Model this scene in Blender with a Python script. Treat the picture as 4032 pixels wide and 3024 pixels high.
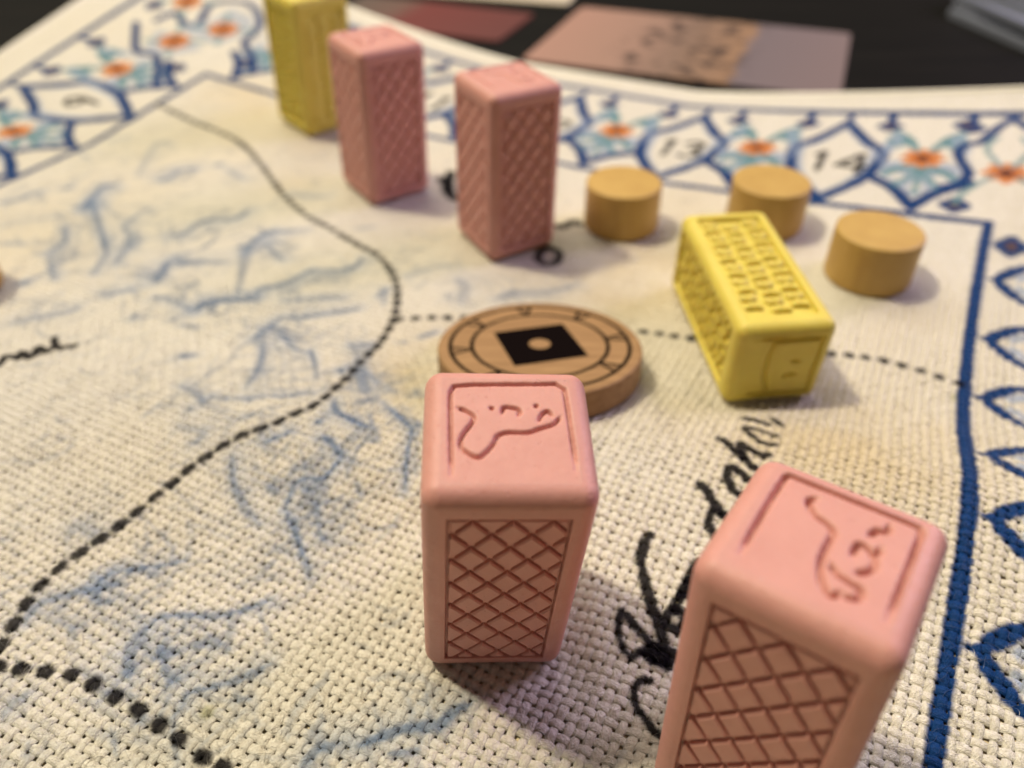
import bpy, bmesh, math
import numpy as np
from mathutils import Matrix, Vector

# ------------------------------------------------------------------ units
U = 0.0012            # one drawing unit is 1.2 mm
rng = np.random.default_rng(7)
scene = bpy.context.scene
for o in list(bpy.data.objects):
    bpy.data.objects.remove(o)
COL = scene.collection

# ------------------------------------------------------------------ camera
cam_data = bpy.data.cameras.new("Camera")
cam = bpy.data.objects.new("Camera", cam_data)
COL.objects.link(cam)
cam_data.sensor_fit = 'HORIZONTAL'
cam_data.sensor_width = 36.0
cam_data.lens = 36.0 * 3075.17 / 4032.0
cam_data.clip_start = 0.004
cam_data.clip_end = 20.0
PITCH = 0.697412
ROLL = 0.002625
fwd = Vector((0.0, math.cos(PITCH), -math.sin(PITCH)))
right0 = Vector((1.0, 0.0, 0.0))
down0 = fwd.cross(right0)
right = right0 * math.cos(ROLL) + down0 * math.sin(ROLL)
down = down0 * math.cos(ROLL) - right0 * math.sin(ROLL)
cam.matrix_world = Matrix.Translation((0, 0, 66.48 * U)) @ Matrix((
    (right.x, -down.x, -fwd.x), (right.y, -down.y, -fwd.y), (right.z, -down.z, -fwd.z))).to_4x4()
scene.camera = cam
cam_data.dof.use_dof = True
cam_data.dof.focus_distance = 66.0 * U
cam_data.dof.aperture_fstop = (cam_data.lens / 1000.0) / (1.5 * U)
cam_data.dof.aperture_blades = 0

# ------------------------------------------------------------------ light
world = bpy.data.worlds.new("World")
scene.world = world
world.use_nodes = True
bg = world.node_tree.nodes["Background"]
bg.inputs[0].default_value = (1.0, 0.90, 0.80, 1)
bg.inputs[1].default_value = 0.06

def lamp(name, loc, target, kind, power, color, size):
    d = bpy.data.lights.new(name, kind)
    d.energy = power
    d.color = color
    if kind == 'AREA':
        d.shape = 'DISK'
        d.size = size
    else:
        d.shadow_soft_size = size
    o = bpy.data.objects.new(name, d)
    COL.objects.link(o)
    o.location = loc
    o.rotation_euler = (Vector(target) - Vector(loc)).to_track_quat('-Z', 'Y').to_euler()
    return o

ctr = Vector((0, 80 * U, 0))
ldir = Vector((-0.46, 0.20, 1.0)).normalized()
lamp("ceiling_lamp", ctr + ldir * 1.3, ctr, 'AREA', 14.5, (1.0, 0.87, 0.60), 0.105)
lamp("ceiling_bounce", Vector((-0.30, 0.85, 1.35)), Vector((0, 0.12, 0)), 'AREA', 17.5, (1.0, 0.925, 0.76), 1.3)
lamp("violet_fill", Vector((0.44, 0.30, 0.30)), Vector((0.0, 0.19, 0)), 'AREA', 1.6, (0.82, 0.68, 1.0), 0.24)  # added lamp with no visible source, tints the far blocks violet

vs = scene.view_settings
vs.view_transform = 'Standard'
vs.look = 'None'
vs.exposure = 0.0
vs.gamma = 1.0
vs.use_curve_mapping = False
scene.render.engine = 'CYCLES'

# ------------------------------------------------------------------ helpers
def tag(o, label=None, cat=None, group=None, kind=None):
    if label: o["label"] = label
    if cat: o["category"] = cat
    if group: o["group"] = group
    if kind: o["kind"] = kind
    return o

def link(name, me, mat=None, parent=None):
    o = bpy.data.objects.new(name, me)
    COL.objects.link(o)
    if mat is not None and me is not None and not me.materials:
        me.materials.append(mat)
    if parent is not None:
        o.parent = parent
    return o

def empty(name, M):
    o = bpy.data.objects.new(name, None)
    COL.objects.link(o)
    o.empty_display_size = 0.005
    o.matrix_world = M
    return o

def bm_mesh(name, bm, smooth=False):
    me = bpy.data.meshes.new(name)
    bm.normal_update()
    bm.to_mesh(me)
    bm.free()
    if smooth:
        me.polygons.foreach_set('use_smooth', np.ones(len(me.polygons), bool))
    return me

def np_mesh(name, co, quads, color=None, uv=None, smooth=True):
    me = bpy.data.meshes.new(name)
    co = np.ascontiguousarray(co, np.float32)
    quads = np.ascontiguousarray(quads, np.int32)
    nf = len(quads)
    me.vertices.add(len(co))
    me.vertices.foreach_set('co', (co * U).ravel())
    me.loops.add(nf * 4)
    me.polygons.add(nf)
    me.loops.foreach_set('vertex_index', quads.ravel())
    me.polygons.foreach_set('loop_start', np.arange(0, nf * 4, 4, dtype=np.int32))
    me.polygons.foreach_set('use_smooth', np.full(nf, smooth, bool))
    if uv is not None:
        lay = me.uv_layers.new(name='UVMap')
        lay.data.foreach_set('uv', np.ascontiguousarray(uv[quads.ravel()], np.float32).ravel())
    me.update(calc_edges=True)
    if color is not None:
        at = me.color_attributes.new('print', 'FLOAT_COLOR', 'POINT')
        c4 = np.ones((len(co), 4), np.float32)
        c4[:, :3] = color
        at.data.foreach_set('color', c4.ravel())
    return me

def srgb(r, g, b):
    f = lambda c: (c / 255 / 12.92) if c / 255 <= 0.04045 else ((c / 255 + 0.055) / 1.055) ** 2.4
    return np.array([f(r), f(g), f(b)])

class Mat:
    def __init__(self, name):
        self.m = bpy.data.materials.new(name)
        self.m.use_nodes = True
        self.nt = self.m.node_tree
        self.b = self.nt.nodes['Principled BSDF']
    def n(self, t, **kw):
        nd = self.nt.nodes.new(t)
        for k, v in kw.items():
            if k in nd.inputs.keys() if isinstance(k, str) else False:
                nd.inputs[k].default_value = v
            else:
                setattr(nd, k, v)
        return nd
    def l(self, a, b):
        self.nt.links.new(a, b)
    def math(self, op, a, b=None, c=None):
        nd = self.nt.nodes.new('ShaderNodeMath')
        nd.operation = op
        for i, v in enumerate((a, b, c)):
            if v is None: continue
            if isinstance(v, (int, float)): nd.inputs[i].default_value = v
            else: self.l(v, nd.inputs[i])
        return nd.outputs[0]
    def mix(self, fac, a, b, mode='MIX'):
        nd = self.nt.nodes.new('ShaderNodeMix')
        nd.data_type = 'RGBA'
        nd.blend_type = mode
        for sock, v in ((nd.inputs[0], fac), (nd.inputs[6], a), (nd.inputs[7], b)):
            if isinstance(v, (int, float)): sock.default_value = v
            elif isinstance(v, (tuple, list, np.ndarray)): sock.default_value = (*[float(q) for q in v][:3], 1)
            else: self.l(v, sock)
        return nd.outputs[2]
    def noise(self, scale, detail=3, rough=0.6, vec=None):
        nd = self.nt.nodes.new('ShaderNodeTexNoise')
        nd.inputs['Scale'].default_value = scale
        nd.inputs['Detail'].default_value = detail
        nd.inputs['Roughness'].default_value = rough
        if vec is None: vec = self.coord()
        self.l(vec, nd.inputs['Vector'])
        return nd.outputs[0]
    def coord(self, which='Object'):
        if not hasattr(self, '_tc'): self._tc = self.nt.nodes.new('ShaderNodeTexCoord')
        return self._tc.outputs[which]
    def ramp(self, v, lo, hi):
        nd = self.nt.nodes.new('ShaderNodeMapRange')
        nd.inputs[1].default_value = lo
        nd.inputs[2].default_value = hi
        self.l(v, nd.inputs[0])
        return nd.outputs[0]
    def bump(self, h, strength, dist, prev=None):
        nd = self.nt.nodes.new('ShaderNodeBump')
        nd.inputs['Strength'].default_value = strength
        nd.inputs['Distance'].default_value = dist
        self.l(h, nd.inputs['Height'])
        if prev is not None: self.l(prev, nd.inputs['Normal'])
        return nd.outputs[0]

# ------------------------------------------------------------------ materials
def resin(name, col, col2, speck):
    M = Mat(name)
    oi = M.n('ShaderNodeObjectInfo')
    off = M.n('ShaderNodeVectorMath', operation='ADD')
    M.l(M.coord(), off.inputs[0])
    M.l(oi.outputs['Location'], off.inputs[1])
    P = off.outputs[0]
    big = M.ramp(M.noise(150, 4, 0.65, P), 0.33, 0.67)
    c = M.mix(big, col, col2)
    pale = M.ramp(M.noise(420, 5, 0.75, P), 0.58, 0.78)
    c = M.mix(M.math('MULTIPLY', pale, 0.22), c, tuple(min(1, q * 1.25 + .04) for q in col))
    fine = M.ramp(M.noise(2600, 2, 0.6, P), 0.60, 0.74)
    c = M.mix(M.math('MULTIPLY', fine, 0.30), c, speck)
    M.l(c, M.b.inputs['Base Color'])
    rr = M.math('ADD', M.math('MULTIPLY', M.noise(700, 4, 0.7, P), 0.30), 0.34)
    M.l(rr, M.b.inputs['Roughness'])
    M.b.inputs['Specular IOR Level'].default_value = 0.40
    M.b.inputs['Subsurface Weight'].default_value = 0.25
    M.b.inputs['Subsurface Radius'].default_value = (1.0, 0.45, 0.3)
    M.b.inputs['Subsurface Scale'].default_value = 0.0010
    pits = M.ramp(M.noise(1900, 1, 0.5, P), 0.70, 0.76)
    nb = M.bump(M.math('SUBTRACT', 1.0, pits), 0.5, 0.00010)
    nb = M.bump(M.noise(4200, 3, 0.7, P), 0.22, 0.00012, nb)
    nb = M.bump(M.noise(420, 3, 0.6, P), 0.30, 0.00035, nb)
    M.l(nb, M.b.inputs['Normal'])
    return M.m

PINK = resin('pink_resin', (0.61, 0.305, 0.272), (0.565, 0.275, 0.243), (0.48, 0.195, 0.16))
YELLOW = resin('yellow_resin', (0.70, 0.59, 0.115), (0.65, 0.53, 0.095), (0.52, 0.39, 0.06))

def painted_wood():
    M = Mat('tan_painted_wood')
    oi = M.n('ShaderNodeObjectInfo')
    off = M.n('ShaderNodeVectorMath', operation='ADD')
    M.l(M.coord(), off.inputs[0])
    M.l(oi.outputs['Location'], off.inputs[1])
    mp = M.n('ShaderNodeMapping')
    mp.inputs['Scale'].default_value = (1, 1, 0.06)
    M.l(off.outputs[0], mp.inputs['Vector'])
    big = M.ramp(M.noise(180, 3, 0.6, off.outputs[0]), 0.3, 0.7)
    c = M.mix(big, (0.53, 0.345, 0.095), (0.46, 0.285, 0.072))
    gr = M.ramp(M.noise(1500, 4, 0.7, mp.outputs[0]), 0.45, 0.75)
    c = M.mix(M.math('MULTIPLY', gr, 0.45), c, (0.36, 0.20, 0.045))
    M.l(c, M.b.inputs['Base Color'])
    M.b.inputs['Roughness'].default_value = 0.50
    nb = M.bump(gr, 0.35, 0.00020)
    M.l(nb, M.b.inputs['Normal'])
    return M.m
TAN = painted_wood()

def thread_mat():
    M = Mat('printed_linen_thread')
    at = M.n('ShaderNodeAttribute')
    at.attribute_name = 'print'
    nz = M.ramp(M.noise(2300, 2, 0.6), 0.3, 0.75)
    c = M.mix(nz, M.mix(1.0, at.outputs['Color'], (0.80, 0.77, 0.72), 'MULTIPLY'), at.outputs['Color'])
    M.l(c, M.b.inputs['Base Color'])
    M.b.inputs['Roughness'].default_value = 0.28
    lum = M.n('ShaderNodeRGBToBW')
    M.l(at.outputs['Color'], lum.inputs[0])
    M.l(M.math('ADD', M.math('MULTIPLY', lum.outputs[0], 1.0), 0.04), M.b.inputs['Specular IOR Level'])
    uvn = M.n('ShaderNodeUVMap')
    uvn.uv_map = 'UVMap'
    mp = M.n('ShaderNodeMapping')
    mp.inputs['Rotation'].default_value = (0, 0, math.radians(24))
    mp.inputs['Scale'].default_value = (1.6, 3.4, 1.0)
    M.l(uvn.outputs[0], mp.inputs['Vector'])
    nb = M.bump(M.noise(2.2, 3, 0.65, mp.outputs[0]), 0.9, 0.00034)
    nb = M.bump(M.noise(5.0, 2, 0.7, mp.outputs[0]), 0.6, 0.00014, nb)
    M.l(nb, M.b.inputs['Normal'])
    return M.m
THREAD = thread_mat()

def cloth_back():
    M = Mat('linen_backing')
    at = M.n('ShaderNodeAttribute')
    at.attribute_name = 'print'
    c = M.mix(1.0, at.outputs['Color'], (0.92, 0.80, 0.60), 'MULTIPLY')
    M.l(c, M.b.inputs['Base Color'])
    M.b.inputs['Roughness'].default_value = 0.9
    return M.m
BACK = cloth_back()

def table_mat():
    M = Mat('black_stained_wood')
    mp = M.n('ShaderNodeMapping')
    mp.inputs['Scale'].default_value = (1.0, 9.0, 1.0)
    M.l(M.coord(), mp.inputs['Vector'])
    g = M.ramp(M.noise(14, 5, 0.6, mp.outputs[0]), 0.3, 0.7)
    c = M.mix(g, (0.004, 0.0038, 0.0035), (0.009, 0.008, 0.007))
    M.l(c, M.b.inputs['Base Color'])
    M.b.inputs['Roughness'].default_value = 0.5
    M.b.inputs['Specular IOR Level'].default_value = 0.08
    M.l(M.bump(g, 0.2, 0.0004), M.b.inputs['Normal'])
    return M.m
TABLE = table_mat()

def disc_top_mat(R, side, ang):
    """Beech disc: dark print of a square with a round centre inside two rings with paired spokes."""
    M = Mat('printed_beech')
    xyz = M.n('ShaderNodeSeparateXYZ')
    M.l(M.coord(), xyz.inputs[0])
    x = M.math('DIVIDE', xyz.outputs[0], U)
    y = M.math('DIVIDE', xyz.outputs[1], U)
    r = M.math('SQRT', M.math('ADD', M.math('MULTIPLY', x, x), M.math('MULTIPLY', y, y)))
    def band(v, c, hw, soft=0.06):   # 1 inside |v-c|<hw
        d = M.math('ABSOLUTE', M.math('SUBTRACT', v, c))
        return M.math('SUBTRACT', 1.0, M.ramp(d, hw - soft, hw + soft))
    ring = M.math('MAXIMUM', band(r, R * 0.875, 0.27), band(r, R * 0.665, 0.27))
    ca, sa = math.cos(ang), math.sin(ang)
    xr = M.math('ADD', M.math('MULTIPLY', x, ca), M.math('MULTIPLY', y, sa))
    yr = M.math('SUBTRACT', M.math('MULTIPLY', y, ca), M.math('MULTIPLY', x, sa))
    cheb = M.math('MAXIMUM', M.math('ABSOLUTE', xr), M.math('ABSOLUTE', yr))
    sq = M.math('SUBTRACT', 1.0, M.ramp(cheb, side / 2 - 0.08, side / 2 + 0.08))
    hole = M.ramp(r, R * 0.105 - 0.1, R * 0.105 + 0.1)
    sq = M.math('MULTIPLY', sq, hole)
    th = M.math('ARCTAN2', y, x)
    seg = M.math('SUBTRACT', M.math('MODULO', M.math('ADD', th, 20.0 * math.pi / 4 + 0.22), math.pi / 4), math.pi / 8)
    arc = M.math('MULTIPLY', M.math('ABSOLUTE', seg), r)
    t = M.ramp(r, R * 0.665, R * 0.875)                       # 0 at inner ring, 1 at outer ring
    inside = M.math('MULTIPLY', band(r, R * 0.77, R * 0.105, 0.03), 1.0)
    half = M.math('ADD', M.math('MULTIPLY', t, 0.95), 0.05)
    vline = M.math('MULTIPLY', band(arc, half, 0.22), inside)
    wedge = M.math('MULTIPLY', M.math('SUBTRACT', 1.0, M.ramp(M.math('SUBTRACT', arc, half), -0.05, 0.05)), inside)
    ink = M.math('MAXIMUM', M.math('MAXIMUM', ring, sq), vline)
    ink = M.math('MAXIMUM', ink, M.math('MULTIPLY', wedge, 0.28))
    mp = M.n('ShaderNodeMapping')
    mp.inputs['Scale'].default_value = (1.0, 9.0, 9.0)
    M.l(M.coord(), mp.inputs['Vector'])
    g = M.ramp(M.noise(110, 4, 0.6, mp.outputs[0]), 0.3, 0.7)
    wood = M.mix(g, (0.36, 0.215, 0.10), (0.24, 0.135, 0.06))
    top = M.ramp(xyz.outputs[2], 3.55 * U, 3.65 * U)
    c = M.mix(M.math('MULTIPLY', ink, top), wood, (0.006, 0.004, 0.004))
    M.l(c, M.b.inputs['Base Color'])
    M.l(M.math('MULTIPLY', M.math('SUBTRACT', 1.0, M.math('MULTIPLY', ink, top)), 0.25), M.b.inputs['Specular IOR Level'])
    M.b.inputs['Roughness'].default_value = 0.6
    M.l(M.bump(g, 0.15, 0.0002), M.b.inputs['Normal'])
    return M.m

# ------------------------------------------------------------------ map data (mat coordinates s along, n across)
BLUE_STROKES = [(1.2, 0.5, [(-143.6, 75.3), (-142.0, 77.2), (-141.3, 81.0), (-140.7, 81.9)]), (1.46, 0.5, [(-137.5, 84.7), (-137.5, 85.9)]), (1.56, 0.8, [(-130.1, 89.6), (-131.9, 88.7), (-131.0, 86.2), (-129.3, 83.0), (-127.9, 80.3)]), (2.22, 0.6, [(-128.5, 81.1), (-128.5, 82.3)]), (1.23, 0.6, [(-130.6, 84.1), (-125.2, 80.6), (-119.8, 77.0), (-115.6, 74.1), (-111.3, 71.0)]), (0.83, 0.5, [(-111.1, 70.7), (-109.6, 67.8), (-108.2, 65.5)]), (0.97, 0.5, [(-116.9, 80.5), (-115.8, 78.9), (-112.0, 76.8), (-110.0, 74.5), (-109.6, 73.3), (-108.3, 70.7), (-107.2, 69.0)]), (1.14, 0.35, [(-116.5, 80.1), (-117.5, 83.4), (-117.3, 86.2)]), (1.08, 0.6, [(-125.4, 74.2), (-121.4, 71.2), (-120.8, 69.6), (-120.7, 67.8), (-121.1, 66.6)]), (0.82, 0.5, [(-119.6, 66.4), (-115.8, 63.8), (-112.0, 61.5)]), (1.24, 0.5, [(-125.5, 95.6), (-123.5, 95.9), (-123.9, 98.3), (-123.6, 101.0), (-121.4, 102.6)]), (1.41, 0.6, [(-119.1, 105.1), (-118.4, 105.8)]), (1.0, 0.4, [(-115.9, 104.5), (-112.6, 103.7), (-109.6, 102.8)]), (1.24, 0.6, [(-106.3, 80.2), (-104.8, 81.9), (-105.3, 85.7), (-104.1, 87.4), (-101.4, 89.2), (-100.4, 91.3), (-100.8, 93.8)]), (1.07, 0.6, [(-91.7, 89.9), (-92.2, 87.2), (-91.5, 83.2), (-90.9, 81.6)]), (1.61, 0.6, [(-100.4, 73.8), (-98.7, 71.1), (-97.7, 69.0), (-97.7, 68.2)]), (1.35, 0.4, [(-100.5, 75.5), (-97.5, 74.8), (-95.9, 76.0), (-91.1, 77.9)]), (0.98, 0.5, [(-100.8, 61.8), (-100.6, 63.1), (-98.7, 65.3)]), (0.96, 0.5, [(-94.3, 64.7), (-92.9, 65.4), (-89.7, 65.4), (-86.2, 64.8)]), (1.29, 0.3, [(-130.2, 65.4), (-126.7, 67.1)]), (1.12, 0.4, [(-107.4, 49.8), (-106.7, 51.3), (-104.9, 53.4), (-102.4, 56.6), (-102.6, 58.1)]), (0.94, 0.4, [(-92.3, 58.7), (-93.3, 60.5)]), (1.61, 0.6, [(-116.0, 58.2), (-115.6, 59.7)]), (0.62, 0.4, [(-115.6, 60.1), (-115.5, 63.6)]), (0.75, 0.5, [(-87.7, 61.1), (-86.7, 62.3)]), (0.77, 0.3, [(-150.9, 98.3), (-144.4, 96.0)]), (0.84, 0.25, [(-147.8, 104.3), (-145.4, 107.0)]), (1.09, 0.25, [(-129.7, 94.8), (-135.4, 103.5), (-137.0, 107.6), (-134.1, 108.3)]), (0.9, 0.2, [(-135.4, 69.2), (-133.4, 72.8), (-129.6, 76.3)]), (1.09, 0.5, [(-93.0, 82.5), (-92.1, 83.9), (-92.3, 86.7), (-91.6, 88.5), (-87.0, 92.3)]), (1.16, 0.45, [(-90.2, 85.8), (-86.3, 83.5), (-83.7, 82.5)]), (1.01, 0.6, [(-80.2, 72.1), (-81.3, 73.9), (-79.6, 76.0), (-78.2, 78.0), (-77.9, 80.2), (-77.4, 82.1), (-73.9, 83.9), (-71.9, 86.2), (-72.6, 89.0)]), (1.26, 0.8, [(-85.6, 64.8), (-86.3, 67.1), (-84.6, 68.7), (-82.2, 70.3), (-79.8, 71.5)]), (0.97, 0.45, [(-75.8, 72.7), (-73.2, 74.8), (-68.2, 77.7)]), (1.03, 0.6, [(-73.1, 67.2), (-73.1, 69.4), (-71.0, 70.5), (-67.4, 73.5), (-64.3, 76.5)]), (1.1, 0.7, [(-72.9, 63.2), (-73.2, 65.6), (-73.1, 67.2)]), (0.77, 0.6, [(-70.9, 62.7), (-68.6, 59.8), (-66.5, 56.1), (-65.3, 53.3)]), (0.88, 0.55, [(-71.0, 66.4), (-68.3, 64.8), (-66.0, 63.7), (-63.5, 63.8)]), (0.69, 0.5, [(-63.7, 64.1), (-61.0, 61.7)]), (0.89, 0.6, [(-60.0, 67.8), (-58.7, 68.9), (-57.3, 70.0)]), (0.99, 0.5, [(-63.7, 80.3), (-63.7, 82.8)]), (0.77, 0.4, [(-63.7, 82.8), (-61.7, 79.0)]), (0.82, 0.3, [(-62.9, 87.3), (-60.6, 91.4), (-57.5, 94.2)]), (1.18, 0.3, [(-90.6, 104.5), (-93.8, 102.9), (-98.1, 102.0)]), (0.89, 0.3, [(-79.3, 96.6), (-76.6, 98.5)]), (0.91, 0.55, [(-52.2, 74.1), (-50.5, 76.8)]), (0.72, 0.4, [(-54.1, 71.6), (-53.4, 72.2)]), (1.17, 0.4, [(-54.1, 84.7), (-53.8, 85.7)]), (1.45, 0.4, [(-98.9, 74.5), (-95.2, 75.9)]), (0.92, 0.5, [(-85.4, 61.1), (-82.3, 61.9)]), (1.06, 0.6, [(-79.3, 55.1), (-77.4, 56.3)]), (0.85, 0.5, [(-73.9, 49.9), (-72.5, 49.9), (-68.7, 49.1)]), (1.51, 0.6, [(-68.6, 48.4), (-68.2, 48.9)]), (1.08, 0.6, [(-68.9, 46.6), (-68.5, 47.0)]), (0.63, 0.5, [(-68.1, 49.7), (-65.6, 50.4), (-63.1, 51.4), (-61.4, 52.8), (-58.7, 54.0), (-55.4, 56.7)]), (0.91, 0.6, [(-63.2, 51.1), (-62.8, 51.3)]), (0.42, 0.5, [(-64.2, 64.6), (-61.9, 62.8), (-60.0, 60.7), (-58.4, 58.8)]), (1.44, 0.9, [(-56.9, 61.6), (-56.6, 62.2)]), (1.72, 0.5, [(-55.8, 63.9), (-51.8, 60.2), (-50.4, 58.7)]), (0.94, 0.7, [(-52.9, 55.5), (-51.8, 54.2), (-49.9, 53.3), (-47.7, 52.9), (-45.6, 52.6)]), (0.57, 0.7, [(-46.9, 57.6), (-44.4, 56.2), (-42.0, 55.1), (-40.6, 54.2), (-39.7, 52.3), (-38.3, 49.5), (-36.7, 46.6)]), (0.49, 0.45, [(-53.5, 63.2), (-51.0, 61.7), (-46.9, 60.4)]), (0.94, 0.6, [(-52.0, 50.7), (-51.7, 51.5)]), (0.91, 0.6, [(-50.1, 49.4), (-47.7, 48.6), (-45.8, 47.5)]), (0.73, 0.65, [(-45.8, 47.7), (-45.9, 45.4), (-46.2, 44.2), (-48.0, 43.4), (-48.7, 42.4), (-48.2, 40.9), (-47.7, 39.3)]), (0.48, 0.6, [(-47.7, 39.3), (-45.9, 38.1), (-44.1, 36.9), (-42.5, 35.8)]), (0.96, 0.45, [(-45.1, 41.5), (-43.8, 40.1), (-42.5, 38.6), (-41.3, 37.8)]), (1.01, 0.5, [(-58.2, 42.9), (-56.5, 41.0), (-54.9, 39.4), (-52.8, 38.2), (-51.0, 37.3), (-49.0, 36.7)]), (0.78, 0.6, [(-55.8, 45.8), (-54.7, 47.3), (-53.9, 48.7)]), (1.12, 0.3, [(-67.7, 43.9), (-63.9, 44.2), (-63.9, 42.0)]), (0.65, 0.4, [(-61.5, 47.6), (-60.2, 49.1)]), (1.2, 0.5, [(-44.7, 61.3), (-44.4, 61.8)]), (0.58, 0.4, [(-51.3, 40.8), (-49.4, 40.7)]), (0.57, 0.4, [(-42.4, 45.4), (-40.8, 44.0)]), (1.54, 0.3, [(-67.6, 27.0), (-66.6, 28.0), (-64.6, 28.2)]), (0.61, 0.6, [(-58.9, 25.6), (-56.8, 27.0), (-54.8, 28.4), (-53.3, 29.9)]), (1.04, 0.5, [(-55.6, 26.8), (-54.4, 27.5)]), (0.63, 0.6, [(-58.9, 25.6), (-59.4, 24.1), (-58.9, 23.1)]), (0.93, 0.55, [(-61.9, 17.3), (-62.6, 18.9), (-62.2, 20.0), (-60.9, 21.7), (-59.2, 23.1)]), (0.93, 0.5, [(-59.2, 23.1), (-57.4, 22.4), (-56.1, 23.1)]), (0.76, 0.6, [(-50.8, 22.2), (-50.7, 23.6), (-49.3, 24.7), (-47.1, 25.6), (-45.2, 26.7), (-43.6, 28.3), (-42.1, 30.1)]), (1.44, 0.5, [(-50.8, 22.0), (-50.6, 20.3), (-49.8, 19.0), (-48.6, 17.8)]), (0.85, 0.5, [(-48.3, 21.5), (-46.9, 20.4), (-45.3, 19.5), (-43.9, 19.8)]), (0.96, 0.45, [(-45.8, 22.9), (-43.0, 24.3)]), (0.85, 0.6, [(-42.4, 18.3), (-42.4, 19.2), (-41.2, 20.3), (-39.7, 21.7), (-38.4, 23.3), (-37.7, 24.8)]), (0.69, 0.5, [(-38.0, 20.6), (-37.1, 21.2)]), (0.54, 0.4, [(-42.0, 18.3), (-41.7, 16.5), (-38.4, 13.7)]), (0.69, 0.4, [(-55.5, 9.9), (-55.7, 11.6), (-55.2, 12.8)]), (0.72, 0.55, [(-46.1, 38.8), (-43.5, 36.5), (-41.5, 34.9), (-40.2, 33.7)]), (0.85, 0.5, [(-29.2, 18.4), (-28.8, 20.2), (-27.5, 21.5)]), (0.5, 0.4, [(-73.2, 23.1), (-72.5, 23.5)]), (0.52, 0.3, [(-51.6, 9.6), (-50.3, 8.5)]), (0.59, 0.35, [(-46.0, 13.6), (-44.0, 12.2)]), (1.07, 0.75, [(-26.0, 21.9), (-24.7, 23.5), (-23.3, 25.0), (-21.5, 26.1), (-20.6, 26.7), (-20.2, 28.2), (-19.3, 29.6)]), (0.92, 0.5, [(-23.3, 22.6), (-21.1, 24.0)]), (1.08, 0.4, [(-47.3, 88.1), (-45.4, 90.7), (-41.1, 93.2), (-38.9, 95.5), (-37.7, 97.7)]), (1.78, 0.3, [(-55.4, 90.6), (-52.9, 88.5), (-51.4, 84.6)])]
BLUE_FILLS = [(0.35, [(-122.0, 71.9), (-115.1, 69.2), (-114.6, 65.3), (-120.0, 66.2)]), (0.5, [(-92.8, 82.1), (-90.4, 82.9), (-86.7, 77.1), (-83.3, 71.7), (-83.8, 71.9)]), (0.5, [(-92.3, 81.9), (-90.4, 82.9), (-87.5, 78.0), (-83.6, 71.6), (-83.8, 71.5)]), (0.3, [(-77.9, 80.2), (-73.0, 84.3), (-71.7, 85.9), (-71.4, 80.5), (-77.1, 77.3)]), (0.55, [(-73.1, 63.1), (-72.1, 65.1), (-68.3, 60.3), (-66.5, 58.2), (-68.2, 58.9)]), (0.5, [(-60.2, 68.1), (-56.6, 69.6), (-55.9, 65.1), (-56.8, 64.6)]), (0.6, [(-48.6, 42.8), (-46.0, 44.3), (-44.7, 42.7), (-45.1, 41.5), (-47.0, 42.1)])]
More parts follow.
